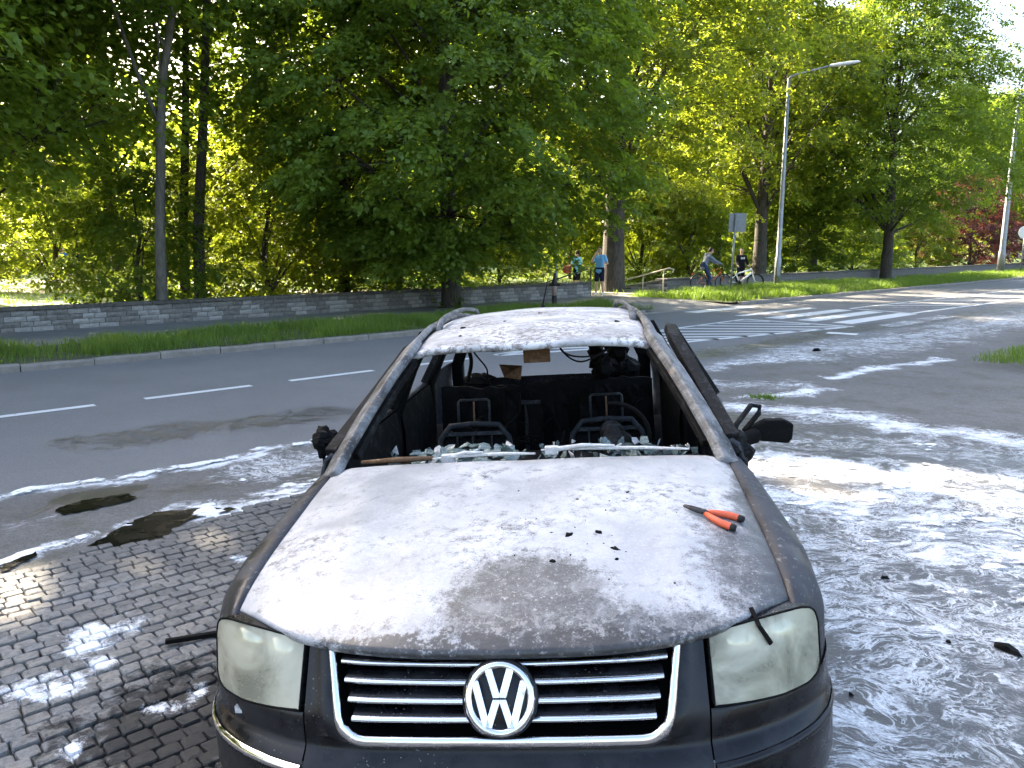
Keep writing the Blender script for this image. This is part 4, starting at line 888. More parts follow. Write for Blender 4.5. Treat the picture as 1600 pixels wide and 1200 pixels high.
rows = [[hood_pt(u, 0) + Vector((0, .030, -.030)) for u in us], [hood_pt(u, 0) + Vector((0, .006, -.016)) for u in us]] + [[hood_pt(u, v) for u in us] for v in vs_row] + [[hood_pt(u, 1) + Vector((0, .015, -.02)) for u in us]]
MB().grid(rows).build('hood', MAT['hood'], car, True)
def rayfree(u, v): return hood_pt(u, v)
# ---- nose panel around the grille
GT, GB = .765, .572                         # grille top and bottom
def grille_half(z):                         # half width of the grille opening
    k = (z - GB) / (GT - GB); k = max(0, min(1, k)); base_ = .378 + .040 * k
    c_ = .055
    if z < GB + c_: q = 1 - (z - GB) / c_; base_ -= c_ * .95 * (1 - math.sqrt(max(0, 1 - q * q)))
    return base_
seam = .478
rowsL = []; zs = [GT, .74, .70, .66, .63, .61, .598, .588, .580, .575, GB]
m = MB()
for sgn in (-1, 1):
    rows = []
    for z in zs:
        g = grille_half(z); rows.append([Vector((sgn * (g + (seam - g) * k), nose_y(g + (seam - g) * k, z) - .010 * math.sin(math.pi * min(1, k * 1.6)) , z)) for k in (0, .12, .3, .5, .7, .85, 1)])
    m.grid(rows)
xs = np.linspace(-seam, seam, 25)
rows = [[Vector((x, nose_y(x, z), z)) for x in xs] for z in (GB, .560, .548, .54, .51, .46, .41, .36, .30, .24)]
gb = grille_half(GB)
m.grid(rows); m.build('nose_panel', MAT['bumper'], car, True)
# ---- grille: backing, four slats with bright edges, bright surround, emblem
gr = MB()
for z0, z1 in ((GB, GT + .02),):
    rows = [[Vector((x, nose_y(x, z) + .085, z)) for x in np.linspace(-.42, .42, 15)] for z in np.linspace(GB - .01, GT + .02, 6)]
    gr.grid(rows)
for sgn in (-1, 1): gr.grid([[Vector((sgn * grille_half(z), nose_y(grille_half(z), z) + d_, z)) for z in zs] for d_ in (.0, .09)])
gr.grid([[Vector((x, nose_y(x, GB) + d_, GB)) for x in np.linspace(-gb, gb, 13)] for d_ in (0, .09)])
grille = gr.build('grille', MAT['soot'], car, True)
for i, z in enumerate((.730, .693, .656, .620)):
    hw = grille_half(z) - .020 - .004 * i; xs_ = np.linspace(-hw, hw, 31)
    sl = [[Vector((x, nose_y(x, z) + dy, z + dz)) for x in xs_] for dy, dz in ((.012, .002), (.014, .006), (.075, .020), (.075, .012), (.012, -.004), (.012, .002))]
    MB().grid(sl).build('slat', MAT['bumper'], grille, True)
    MB().grid([[Vector((x, nose_y(x, z) + dy, z + dz)) for x in xs_] for dy, dz in ((.013, .008), (.004, .006), (.002, .001), (.004, -.004), (.013, -.005))]).build('bright_strip', MAT['chrome'], grille, True)
path = [(-grille_half(z), z) for z in zs] + [(x, GB) for x in np.linspace(-gb + .02, gb - .02, 21)] + [(grille_half(z), z) for z in reversed(zs)]
sec = []
for i, (x, z) in enumerate(path):
    a = path[max(i - 1, 0)]; b = path[min(i + 1, len(path) - 1)]; tx, tz = b[0] - a[0], b[1] - a[1]; L_ = math.hypot(tx, tz) or 1; nx_, nz_ = tz / L_, -tx / L_   # outward
    w_ = .011 if abs(x) > .3 and z > .60 else .016
    if i < 3 or i > len(path) - 4: w_ = .010
    ring = []
    for k in range(8):
        a_ = 2 * math.pi * k / 8; ring.append(Vector((x + nx_ * (w_ * math.cos(a_) - .002), nose_y(x, z) - .006 + .010 * math.sin(a_), z + nz_ * (w_ * math.cos(a_) - .002))))
    sec.append(ring + [ring[0]])
MB().grid(sec).build('bright_surround', MAT['chrome'], grille, True)
EZ = .674; ey = nose_y(0, EZ) - .012
emb = MB().lathe([(.088, -.030), (.088, .004), (.084, .008)], 40, Matrix.Rotation(R(90), 4, 'X')).build('emblem', MAT['bumper'], car, True, loc=(0, ey, EZ), rot=(R(-24), 0, 0))
ER = .0735
ring = [[Vector(((ER + a_ * .0095) * math.cos(q) * .98, -.012 + b_ * .008, (ER + a_ * .0095) * math.sin(q))) for q in np.linspace(0, 2 * math.pi, 49)] for a_, b_ in ((-1, .9), (-1, -.2), (-.6, -.8), (0, -1), (.6, -.8), (1, -.2), (1, .9))]
MB().grid(ring).build('ring', MAT['chrome'], emb, True)
def cutbar(m_, x0, z0, x1, z1, w):          # a letter stroke with level ends
    m_.prism([(x0 - w, z0), (x0 + w, z0), (x1 + w, z1), (x1 - w, z1)], -.019, -.006)
for sgn, zz in ((-1, 0), (1, 0)):
    vm = MB(); cutbar(vm, sgn * .0265, .0665, sgn * .0062, .0012, .0092); vm.build('letter_v', MAT['chrome'], emb, bevel=.0015)
    wm = MB(); cutbar(wm, sgn * .0575, .0395, sgn * .0295, -.063, .0092); wm.build('letter_w', MAT['chrome'], emb, bevel=.0015)
    wm = MB(); cutbar(wm, sgn * .0272, -.063, sgn * .0062, -.0012, .0092); wm.build('letter_w', MAT['chrome'], emb, bevel=.0015)
# ---- headlights
def lamp(sgn):
    top = smooth_interp([.490, .53, .62, .70, .742, .766, .779, .785], [.770, .776, .786, .788, .783, .771, .752, .730]); bot = smooth_interp([.490, .6, .7, .755, .775, .785, .80], [.632, .622, .612, .612, .620, .636, .66])
    xs = [.490, .500, .52, .55, .58, .61, .64, .67, .70, .72, .735, .748, .758, .766, .772, .777, .781, .785]; rows = []
    for j in np.linspace(0, 1, 11):
        rows.append([Vector((sgn * x, nose_y(x, bot(x) + (top(x) - bot(x)) * j) - .006 - .010 * math.sin(math.pi * j) * math.sin(math.pi * min(1, (x - .485) / .30)), bot(x) + (top(x) - bot(x)) * j)) for x in xs])
    hs = MB(); back = [[p + Vector((-sgn * .02, .14, 0)) for p in r_] for r_ in rows]; hs.grid(back)
    h = hs.build('headlight', MAT['housing'], car, True); hs = MB()
    for r_, q in ((rows[0], back[0]), (rows[-1], back[-1])): hs.grid([r_, q])
    hs.grid([[r_[0] for r_ in rows], [r_[0] for r_ in back]]); hs.grid([[r_[-1] for r_ in rows], [r_[-1] for r_ in back]]); hs.build('housing_wall', MAT['bumper'], h, True)
    MB().grid(rows).build('lens', MAT['lens'], h, True)
    rim = [rows[0][i] for i in range(len(xs))] + [r_[-1] for r_ in rows[1:]] + list(reversed(rows[-1][:-1])) + [r_[0] for r_ in reversed(rows[1:-1])]
    MB().tube(rim, .003, 6, closed=True).build('seal', MAT['soot'], h, True)
    for cx, cz, rr_ in ((.565, .715, .052), (.668, .718, .056)):
        y0 = nose_y(cx, cz) + .035; prof = [(rr_, 0), (rr_ * .97, -.008), (rr_ * .86, -.035), (rr_ * .6, -.058), (.014, -.070), (.012, -.045), (.0115, -.03)]
        MB().lathe(prof, 20, Matrix.Translation((sgn * cx, y0, cz)) @ Matrix.Rotation(R(90), 4, 'X')).build('reflector', MAT['reflector'], h, True)
        MB().ball((sgn * cx, y0 + .03, cz), (.010, .018, .010), 10, 8).build('bulb', MAT['white_paint'], h, True)
    return h
lamp(-1); lamp(1)
# ---- bumper with its trim
def bumper_side(sgn):
    bm_ = MB()
    xs = list(np.linspace(seam + .004, .80, 14)) + [.82, .835, .85, .86, .868]
    lowlim = lambda x: smooth_interp([.478, .6, .7, .76, .79, .87], [.626, .615, .605, .605, .612, .62])(x)
    rows = []
    for k in range(13):
        rows.append([])
        for x in xs:
            zt = lowlim(x); zz = [zt, zt - .006, .585, .560, .546, .538, .525, .500, .470, .44, .38, .30, .22][k]
            rows[-1].append(Vector((sgn * x, nose_y(x, zz) + (.004 if k == 0 else 0), zz)))
    bm_.grid(rows)
    return bm_.build('bumper_corner', MAT['bumper'], car, True)
bumper = bumper_side(-1); bumper_r = bumper_side(1)
def trim(sgn, mat, name, par):
    xs = list(np.linspace(seam + .006, .80, 18)) + [.82, .835, .85, .86, .867]; rows = []
    for dy, dz in ((.004, .011), (-.006, .009), (-.010, .003), (-.010, -.003), (-.006, -.009), (.004, -.011)): rows.append([Vector((sgn * x, nose_y(x, .505) + dy, .508 + dz)) for x in xs])
    MB().grid(rows).build(name, MAT[mat], par, True)
trim(-1, 'chrome', 'bright_trim', bumper); trim(1, 'bumper', 'dark_trim', bumper_r)
MB().prism([(-.700, .585), (-.672, .566), (-.700, .567)], nose_y(.69, .575) - .006, nose_y(.69, .575) + .01).build('paint_chip', MAT['ash'], bumper)
# ---- fenders
def fender(sgn):
    rows = []
    for y in list(np.linspace(.238, 1.34, 42)):
        v = min(1, max(0, (y - .255) / .99)); xh = sidex(v) + .004; zh = .803 + (.911 - .803) * gz(v) - .006 - .03 * max(0, (.26 - y) / .02) * .3
        xo = yp_inv(y); xo = min(.872, xo); zl = .30
        if abs(y - .90) < .36: zl = .31 + math.sqrt(.36**2 - (y - .90)**2)
        w = xo - xh; pr = [(xh - .006, zh - .03), (xh, zh), (xh + w * .25, zh - .004), (xh + w * .55, zh - .022), (xh + w * .82, zh - .060), (xo - .002, zh - .115), (xo, zh - .19)]
        zz = pr[-1][1]; pr += [(xo, zz + (zl - zz) * k) for k in (.33, .66, 1)]; pr += [(xo - .05, zl)]
        rows.append([Vector((sgn * a, y, b)) for a, b in pr])
    return MB().grid(rows).build('fender', MAT['fender'], car, True)
_ya = [(yp(x), x) for x in np.linspace(.5, .87, 60)]
def yp_inv(y): return float(np.interp(y - .02, [a for a, b in _ya], [b for a, b in _ya])) if y < .58 else .872
fender(-1); tag(fender(1), 'dark fender with flaking paint beside the hood')
# ---- cowl, dashboard remains
rows = [[Vector((x, ry(abs(x)) + .02 + d_, rz_(abs(x)) + h_)) for x in np.linspace(-.73, .73, 21)] for d_, h_ in ((0, -.035), (.08, -.03), (.12, -.05), (.16, -.40))]
MB().grid(rows).build('cowl', MAT['soot'], car, True)
m = MB(); rr = random.Random(4)
rows = []
for j in range(7):
    rows.append([Vector((x, 1.30 + .09 * j, .885 - .012 * j - .06 * (j == 6) - .03 * abs(x) + rr.uniform(-.02, .022))) for x in np.linspace(-.66, .66, 27)])
rows.append([Vector((q.x, q.y + .01, .45)) for q in rows[-1]]); m.grid(rows); m.build('dashboard', MAT['soot'], car, True)
# steering column stump and wheel rim remains
sc = MB().tube([(.36, 1.62, .80), (.36, 1.80, .885), (.355, 1.84, .905)], [.05, .045, .035], 8); sc.ball((.355, 1.83, .90), (.055, .04, .05)); sc.ball((.39, 1.80, .86), (.06, .05, .045)); stc = sc.build('steering_column', MAT['pillar_dark'], car, True)
MB().tube([(.36 + .17 * math.cos(a), 1.86 + .02 * math.sin(a), .86 + .16 * math.sin(a)) for a in np.linspace(R(-70), R(95), 12)], .010, 6).build('wheel_rim', MAT['soot'], stc, True)
# ---- windshield remains: single shards on the scuttle
ws = MB().box((0, 1.30, .905), (1.30, .012, .012)).build('windshield', MAT['soot'], car)
rr = random.Random(12)
for i in range(110):
    x = rr.choice((rr.uniform(-.62, .10), rr.uniform(.05, .68), rr.uniform(.25, .68))); y = rr.uniform(1.29, 1.60); z = .905 - .05 * (y - 1.29) - .03 * abs(x) + rr.uniform(0, .035); s_ = rr.uniform(.008, .034); n_ = rr.choice((3, 4, 5))
    e = Euler((rr.uniform(-1, 1), rr.uniform(-1, 1), rr.uniform(0, 6))).to_matrix(); pl = [(s_ * rr.uniform(.6, 1.2) * math.cos(2 * math.pi * k / n_), s_ * rr.uniform(.6, 1.2) * math.sin(2 * math.pi * k / n_)) for k in range(n_)]
    MB().prism(pl, -.002, .002, Matrix.Translation((x, y, z)) @ e.to_4x4()).build('glass_shard', MAT['shard'] if rr.random() < .8 else MAT['ash'], ws)
# one large sagging sheet of crazed glass on the left
m_ = MB(); rr2 = random.Random(31)
rows = [[Vector((-.50 + .46 * i / 18 + rr2.uniform(-.008, .008), 1.36 + .17 * j / 7 + rr2.uniform(-.008, .008), .893 + .022 * math.sin(math.pi * i / 18) * (j / 7) + .018 * j / 7 + rr2.uniform(-.006, .007))) for i in range(19)] for j in range(8)]
m_.grid(rows); m_.f = [f for f in m_.f if rr2.random() < .72]
m_.build('glass_sheet', MAT['shard'], ws, solid=.004)
# ---- wipers
def wiper(p, q, base_):
    m_ = MB(); p, q, base_ = Vector(p), Vector(q), Vector(base_); m_.tube([base_, base_.lerp((p + q) / 2, .5) + Vector((0, -.01, .02)), (p + q) / 2 + Vector((0, 0, .015))], [.012, .009, .006], 6)
    m_.box(base_, (.05, .03, .03)); o = m_.build('wiper', MAT['ash'], car, bevel=.003)
    MB().tube([p, p.lerp(q, .3) + Vector((0, 0, .006)), p.lerp(q, .7) + Vector((0, 0, .006)), q], [.004, .009, .009, .005], 6, flat=.8).build('blade', MAT['ash'], o)
wiper((-.36, 1.235, .945), (.04, 1.20, .960), (-.30, 1.24, .945)); wiper((.06, 1.235, .965), (.62, 1.26, .942), (.10, 1.24, .962))
MB().tube([(-.66, 1.30, .925), (-.50, 1.27, .938), (-.36, 1.25, .945)], [.008, .012, .009], 6).build('wiper', MAT['rust'], car, True)
# ---- roof
ryf = lambda x: 1.875 + .062 * (abs(x) / .57) ** 2
zc = smooth_interp([1.87, 2.2, 2.6, 3.0, 3.5, 4.3], [1.318, 1.362, 1.388, 1.398, 1.392, 1.335])
def roof_pt(u, v):
    x = u * (.568 + .012 * math.sin(math.pi * v)); y0 = ryf(x); y = y0 + (4.28 - y0) * v
    z = zc(y) - .034 * u * u - .020 * max(0, (abs(u) - .85) / .15) ** 2 + .005 * math.sin(9 * x + 2) * math.sin(6 * y)
    return Vector((x, y, z))
us = np.linspace(-1, 1, 29); vv_ = np.linspace(0, 1, 26)
rows = [[roof_pt(u, 0) + Vector((0, .030, -.034)) for u in us], [roof_pt(u, 0) + Vector((0, -.004, -.030)) for u in us], [roof_pt(u, 0) + Vector((0, -.010, -.014)) for u in us]] + [[roof_pt(u, v) for u in us] for v in vv_]
roof = MB().grid(rows).build('roof', MAT['roof'], car, True, solid=.012)
for sgn in (-1, 1):
    pts = [(sgn * .525, 2.50, zc(2.5) - .045), (sgn * .520, 2.52, zc(2.5) - .010), (sgn * .515, 2.57, zc(2.5) + .018)] + [(sgn * .515, y, zc(y) + .020) for y in (2.7, 3.0, 3.4, 3.8, 4.1)] + [(sgn * .515, 4.2, zc(4.2) - .03)]
    MB().tube(pts, [.022, .019, .015, .013, .013, .013, .013, .013, .02], 8).build('roof_rail', MAT['pillar'], roof, True)
ant = MB().tube([(0, 3.62, zc(3.6) - .02), (.0, 3.63, zc(3.6) + .03)], [.022, .010], 8); ant.tube([(0, 3.63, zc(3.6) + .02), (.045, 3.70, zc(3.6) + .20)], [.006, .003], 6); ant.build('antenna', MAT['pillar_dark'], roof, True)
# ---- pillars and door frames
def bar_path(pts, w, d_, mat, name, parent, sgn=1, up=None, n=8):
    m_ = MB(); m_.tube([(sgn * a, b, c_) for a, b, c_ in pts], [w * 1.3] * len(pts), 4, flat=d_, up=up, ph=math.pi / 4); return m_.build(name, MAT[mat], parent, bevel=w * .22)
for sgn in (-1, 1):
    a = bar_path([(.760, 1.20, .885), (.742, 1.33, .955), (.69, 1.53, 1.075), (.635, 1.74, 1.19), (.585, 1.93, 1.277), (.575, 2.05, 1.312)], .056, .42, 'pillar', 'a_pillar', car, sgn, (sgn * .62, -.30, .62), 10)
    bar_path([(.70, 1.36, .935), (.655, 1.55, 1.05), (.60, 1.75, 1.16), (.548, 1.93, 1.25)], .018, 1.0, 'pillar_dark', 'inner_flange', a, sgn)
    bar_path([(.575, 2.05, 1.312), (.585, 2.5, 1.348), (.585, 3.0, 1.358), (.58, 3.6, 1.352), (.565, 4.25, 1.305)], .036, .5, 'pillar', 'roof_side', car, sgn, (sgn * .7, 0, .6))
    bar_path([(.80, 2.42, .30), (.79, 2.44, .90), (.69, 2.47, 1.15), (.595, 2.50, 1.335)], .045, .8, 'soot', 'b_pillar', car, sgn)
    bar_path([(.80, 3.42, .30), (.79, 3.44, .92), (.69, 3.48, 1.15), (.595, 3.50, 1.335)], .05, .8, 'soot', 'c_pillar', car, sgn)
    bar_path([(.76, 4.55, .30), (.745, 4.50, .93), (.66, 4.40, 1.13), (.57, 4.26, 1.29)], .055, .9, 'soot', 'd_pillar', car, sgn)
def door(sgn, y0, y1, mat='soot', name='door', openang=0):
    h = empty('door_hinge_point'); bpy.data.objects.remove(h)
    base_ = Vector((sgn * .83, y0, 0)); rows = []
    for y in np.linspace(y0, y1, 8): rows.append([Vector((sgn * a, y, b)) - base_ for a, b in ((.775, .945), (.80, .955), (.83, .93), (.862, .82), (.872, .62), (.862, .42), (.83, .28), (.80, .27))])
    o = MB().grid(rows).build(name, MAT['fender' if mat == 'soot' else mat], car, True, loc=base_, rot=(0, 0, openang), solid=.02)
    xt = lambda z: .80 - (z - .95) * .60
    pts = ([(xt(.95), y0 + .02, .95), (xt(1.14), y0 + .42, 1.14), (xt(1.29), y0 + .70, 1.29), (xt(1.315), y1 - .06, 1.315), (xt(1.13), y1 - .015, 1.13), (xt(.95), y1 - .01, .95)] if y0 < 1.6 else [(xt(.95), y0 + .03, .95), (xt(1.31), y0 + .06, 1.31), (xt(1.318), y1 - .10, 1.318), (xt(.95), y1 - .01, .95)])
    MB().tube([Vector((sgn * a, b, c_)) - base_ for a, b, c_ in pts], .040, 4, ph=math.pi / 4, flat=.8).build('window_frame', MAT['pillar_dark'], o, bevel=.006)
    rows = [[Vector((sgn * a, y, b)) - base_ for a, b in ((.76, .94), (.74, .80), (.75, .5), (.77, .3))] for y in np.linspace(y0 + .04, y1 - .04, 6)]
    MB().grid(rows).build('inner_panel', MAT['pillar_dark'], o, True)
    return o
door(-1, 1.345, 2.40); door(-1, 2.41, 3.38); door(1, 2.41, 3.38)
od = door(1, 1.345, 2.40, openang=R(-6.5)); tag(od, 'charred front door standing ajar')
for sgn in (-1, 1):
    rows = [[Vector((sgn * (a - .05 * max(0, (y - 4.2) / .4)), y, b)) for a, b in ((.79, .96), (.84, .92), (.868, .78), (.872, .6), (.85, .35))] for y in np.linspace(3.39, 4.60, 8)]
    MB().grid(rows).build('quarter_panel', MAT['fender'], car, True)
rows = [[Vector((x, 4.60 + dy - .10 * (abs(x) / .8) ** 2, z)) for x in np.linspace(-.79, .79, 11)] for dy, z in ((-.05, .80), (.0, .77), (.05, .6), (.06, .3))]
tg = MB().grid(rows).build('tailgate', MAT['fender'], car, True)
MB().tube([(-.62, 4.27, 1.285), (0, 4.25, 1.305), (.62, 4.27, 1.285)], .03, 6).build('header', MAT['soot'], tg, True)
MB().box((0, 2.5, .20), (1.58, 4.0, .04)).build('floor', MAT['soot'], car)
MB().box((0, 1.30, .55), (1.45, .04, .62)).build('firewall', MAT['soot'], car)
# ---- wheels (hidden by the bumper, flat on the burnt side)
for sgn in (-1, 1):
    for y in (.90, 3.60):
        wz = .30
        w_ = MB().lathe([(.20, -.09), (.29, -.095), (.31, -.06), (.315, 0), (.31, .06), (.29, .095), (.20, .09)], 28, Matrix.Translation((sgn * .74, y, wz)) @ Matrix.Rotation(R(90), 4, 'Y')).build('wheel', MAT['rubber'], car, True)
        MB().lathe([(.195, -.06), (.20, 0), (.20, .085), (.18, .09), (.06, .07), (.03, .08)], 24, Matrix.Translation((sgn * .74, y, wz)) @ Matrix.Rotation(R(90 * sgn), 4, 'Y')).build('rim', MAT['frame_steel'], w_, True)
# ---- front seats: bare burnt frames
def seat(cx, label):
    s_ = empty('seat_frame', (cx, 2.36, .30), (R(-12), 0, 0), car); w_ = .215
    out = [(-w_, 0, 0), (-w_ * 1.02, 0, .30), (-w_ * .86, 0, .47), (-w_ * .62, 0, .535), (0, 0, .545), (w_ * .62, 0, .535), (w_ * .86, 0, .47), (w_ * 1.02, 0, .30), (w_, 0, 0)]
    MB().tube(out, .016, 7).build('hoop', MAT['frame_steel'], s_, True)
    for z, hh in ((.49, .022), (.40, .026), (.31, .016), (.20, .02)): MB().box((0, .005, z), (w_ * (1.75 if z < .45 else 1.5), .012, hh)).build('cross_bar', MAT['frame_steel'], s_, bevel=.003)
    for x in (-.10, -.015, .09): MB().tube([(x, .012, .02), (x, .015, .50)], .006, 5).build('spring_wire', MAT['frame_steel'], s_)
    MB().box((0, .03, .25), (w_ * 1.6, .01, .42)).build('back_plate', MAT['soot'], s_)
    MB().tube([(-.085, 0, .52), (-.085, 0, .665), (-.075, 0, .675), (.075, 0, .675), (.085, 0, .665), (.085, 0, .52)], .007, 6).build('headrest_frame', MAT['frame_steel'], s_, True)
    MB().tube([(.0, 0, .53), (.0, 0, .665)], .005, 5).build('headrest_frame', MAT['rust'], s_, True)
    MB().box((0, -.22, -.02), (w_ * 2, .46, .06)).build('cushion_pan', MAT['soot'], s_)
    return s_
seat(-.36, ''); seat(.36, '')
rr = random.Random(3); rows = []
xs = np.linspace(-.70, .70, 31)
topz = [.905 + .02 * math.sin(5 * x) + rr.uniform(-.012, .012) for x in xs]
rows = [[Vector((x, 3.42 - .10 * (1 - k), .25 + (topz[i] - .25) * k)) for i, x in enumerate(xs)] for k in (0, .4, .8, 1)] + [[Vector((x, 3.52, topz[i] - .01)) for i, x in enumerate(xs)], [Vector((x, 3.56, .25)) for x in xs]]
rs = MB().grid(rows).build('rear_seat', MAT['soot'], car)
for x in (-.13, .13): MB().tube([(x - .05 * (x > 0), 3.30, .42), (x, 3.36, .74), (x, 3.37, .78)], .014, 6).build('frame_strut', MAT['frame_steel'], rs, True)
MB().box((-.02, 3.34, .79), (.30, .02, .025)).build('frame_strut', MAT['frame_steel'], rs)
# charred lumps on the parcel area
for i in range(16):
    x = rr.uniform(-.66, .66); m_ = MB().ball((x, 3.55 + rr.uniform(0, .5), .78 + rr.uniform(0, .03) + (.12 if abs(x) > .42 else 0)), (rr.uniform(.05, .14), .08, rr.uniform(.03, .08)), 9, 7); m_.v = [(a + rr.uniform(-.016, .016), b + rr.uniform(-.016, .016), c__ + rr.uniform(-.016, .016)) for a, b, c__ in m_.v]; m_.build('charred_lump', MAT['soot'], rs)
# hanging remains under the roof
hr = MB().box((.02, 2.08, 1.245), (.13, .02, .09), (R(8), 0, 0)).build('mirror_base', MAT['rust'], car, bevel=.004)
MB().add([(-.31, 3.5, 1.03), (-.15, 3.45, 1.02), (-.16, 3.4, .93), (-.28, 3.5, .94), (-.22, 3.56, .98)], [(0, 1, 4), (1, 2, 4), (2, 3, 4), (3, 0, 4)]).build('hanging_panel', MAT['rust'], car, solid=.006)
def wire(pts, r=.005): 
    P_ = [Vector(q) for q in pts]; fine = []
    for i in range(len(P_) - 1):
        p0 = P_[max(i - 1, 0)]; p1 = P_[i]; p2 = P_[i + 1]; p3 = P_[min(i + 2, len(P_) - 1)]
        for k in range(6):
            t_ = k / 6; fine.append(.5 * ((2 * p1) + (p2 - p0) * t_ + (2 * p0 - 5 * p1 + 4 * p2 - p3) * t_**2 + (3 * p1 - p0 - 3 * p2 + p3) * t_**3))
    MB().tube(fine + [P_[-1]], r, 5).build('wire', MAT['soot'], car, True)
wire([(.10, 2.2, 1.32), (.16, 2.4, 1.20), (.30, 2.6, 1.16), (.42, 2.7, 1.21), (.50, 2.6, 1.30)]); wire([(.12, 2.2, 1.32), (.14, 2.35, 1.22), (.24, 2.6, 1.13), (.40, 2.9, 1.16)])
wire([(.20, 2.25, 1.32), (.05, 2.6, 1.22), (-.06, 2.9, 1.16), (-.10, 3.0, 1.10)], .007); wire([(-.36, 2.3, 1.34), (-.34, 2.5, 1.22), (-.30, 2.7, 1.10), (-.32, 2.8, 1.0)]); wire([(.40, 2.2, 1.31), (.42, 2.3, 1.24), (.47, 2.3, 1.22)], .006)
wire([(-.05, 2.15, 1.31), (-.12, 2.3, 1.25), (-.22, 2.6, 1.21), (-.30, 3.0, 1.17)], .004); wire([(-.50, 2.6, 1.25), (-.44, 2.75, 1.28), (-.40, 2.8, 1.15), (-.43, 2.8, 1.02)], .012)
rr = random.Random(77)
for i in range(26):
    x0 = rr.uniform(-.62, .62); y0 = rr.uniform(2.2, 3.3); z0 = rr.uniform(.45, .80); q = [(x0, y0, z0)]
    for k in range(3): q.append((q[-1][0] + rr.uniform(-.14, .14), q[-1][1] + rr.uniform(-.12, .12), q[-1][2] + rr.uniform(-.12, .14)))
    wire(q, rr.uniform(.003, .007))
for i in range(14):
    x = rr.uniform(-.66, .66); rows_ = [[Vector((x + .05 * a + rr.uniform(-.012, .012), 3.33 + rr.uniform(-.03, .02), .88 - .10 * b + rr.uniform(-.02, .02))) for a in range(3)] for b in range(rr.randrange(3, 6))]
    MB().grid(rows_).build('burnt_rag', MAT['soot'], rs)
for sgn in (-1, 1):
    for i in range(5): x = sgn * .36 + rr.uniform(-.17, .17); MB().tube([(x + .012 * math.cos(a), 2.33 + .012 * math.sin(a), .42 + .012 * a) for a in np.linspace(0, 22, 40)], .0028, 4).build('coil_spring', MAT['frame_steel'], car)
m_ = MB(); rr = random.Random(8)
for i in range(9): m_.ball((.47 + rr.uniform(-.14, .12), 3.4 + rr.uniform(0, .5), 1.03 + rr.uniform(-.10, .10)), (rr.uniform(.05, .10), .07, rr.uniform(.04, .08)), 7, 5)
m_.v = [(a + rr.uniform(-.02, .02), b + rr.uniform(-.02, .02), c__ + rr.uniform(-.02, .02)) for a, b, c__ in m_.v]; m_.build('melted_trim', MAT['soot'], car)
# ---- mirrors: melted housings on bare brackets
def lumps(c_, s_, n_, seed):
    rr = random.Random(seed); m_ = MB()
    for i in range(n_): m_.ball((c_[0] + rr.uniform(-1, 1) * s_[0], c_[1] + rr.uniform(-1, 1) * s_[1], c_[2] + rr.uniform(-1, 1) * s_[2]), (rr.uniform(.5, .9) * s_[0] + .012, rr.uniform(.5, .9) * s_[1] + .01, rr.uniform(.4, .8) * s_[2] + .012), 8, 6)
    m_.v = [(a + rr.uniform(-.006, .006), b + rr.uniform(-.006, .006), c__ + rr.uniform(-.006, .006)) for a, b, c__ in m_.v]; return m_
lm = lumps((-.875, 1.50, .970), (.030, .026, .036), 9, 2); lm.tube([(-.78, 1.45, .93), (-.82, 1.48, .945), (-.86, 1.50, .96)], [.022, .02, .022], 7); o = lm.build('side_mirror', MAT['soot'], car)
MB().tube([(-.885, 1.51, .95), (-.880, 1.50, .88), (-.875, 1.50, .80)], [.008, .007, .010], 6).build('dangling_strip', MAT['soot'], o)
rm = MB().prism([(.90, .905), (1.06, .885), (1.075, .905), (1.08, .965), (1.04, .985), (.97, .985), (.91, .955)], 1.52, 1.575); rm.tube([(.80, 1.42, .90), (.86, 1.48, .915), (.93, 1.53, .925)], [.035, .03, .035], 7); o = rm.build('side_mirror', MAT['soot'], car, bevel=.008)
MB().tube([(.80, 1.40, .915), (.84, 1.47, .985), (.915, 1.55, 1.045), (.955, 1.57, 1.035), (.95, 1.56, 1.01), (.88, 1.52, .945)], .011, 6).build('bracket', MAT['pillar_dark'], o, True)
lumps((.80, 1.40, .90), (.05, .05, .05), 6, 5).build('mirror_foot', MAT['pillar_dark'], o)
# ---- a strip of trim hanging over the right headlight
MB().tube([(.605, nose_y(.60, .79) + .02, .803), (.615, nose_y(.615, .77) - .016, .775), (.640, nose_y(.64, .73) - .020, .735)], [.006, .006, .007], 6, flat=.6).build('trim_scrap', MAT['soot'], car)
CARM = car.matrix_basis.copy() if False else (Matrix.Translation((.010, 1.585, .108)) @ Euler((R(-1.42), R(-3.35), R(-4.32))).to_matrix().to_4x4())
def on_hood(u, v): return CARM @ hood_pt(u, v)
def hood_frame(u, v):
    p = on_hood(u, v); a = (on_hood(u + .02, v) - p).normalized(); b = (on_hood(u, v + .02) - p).normalized(); n_ = a.cross(b).normalized(); b = n_.cross(a)
    return p, Matrix((a, b, n_)).transposed()
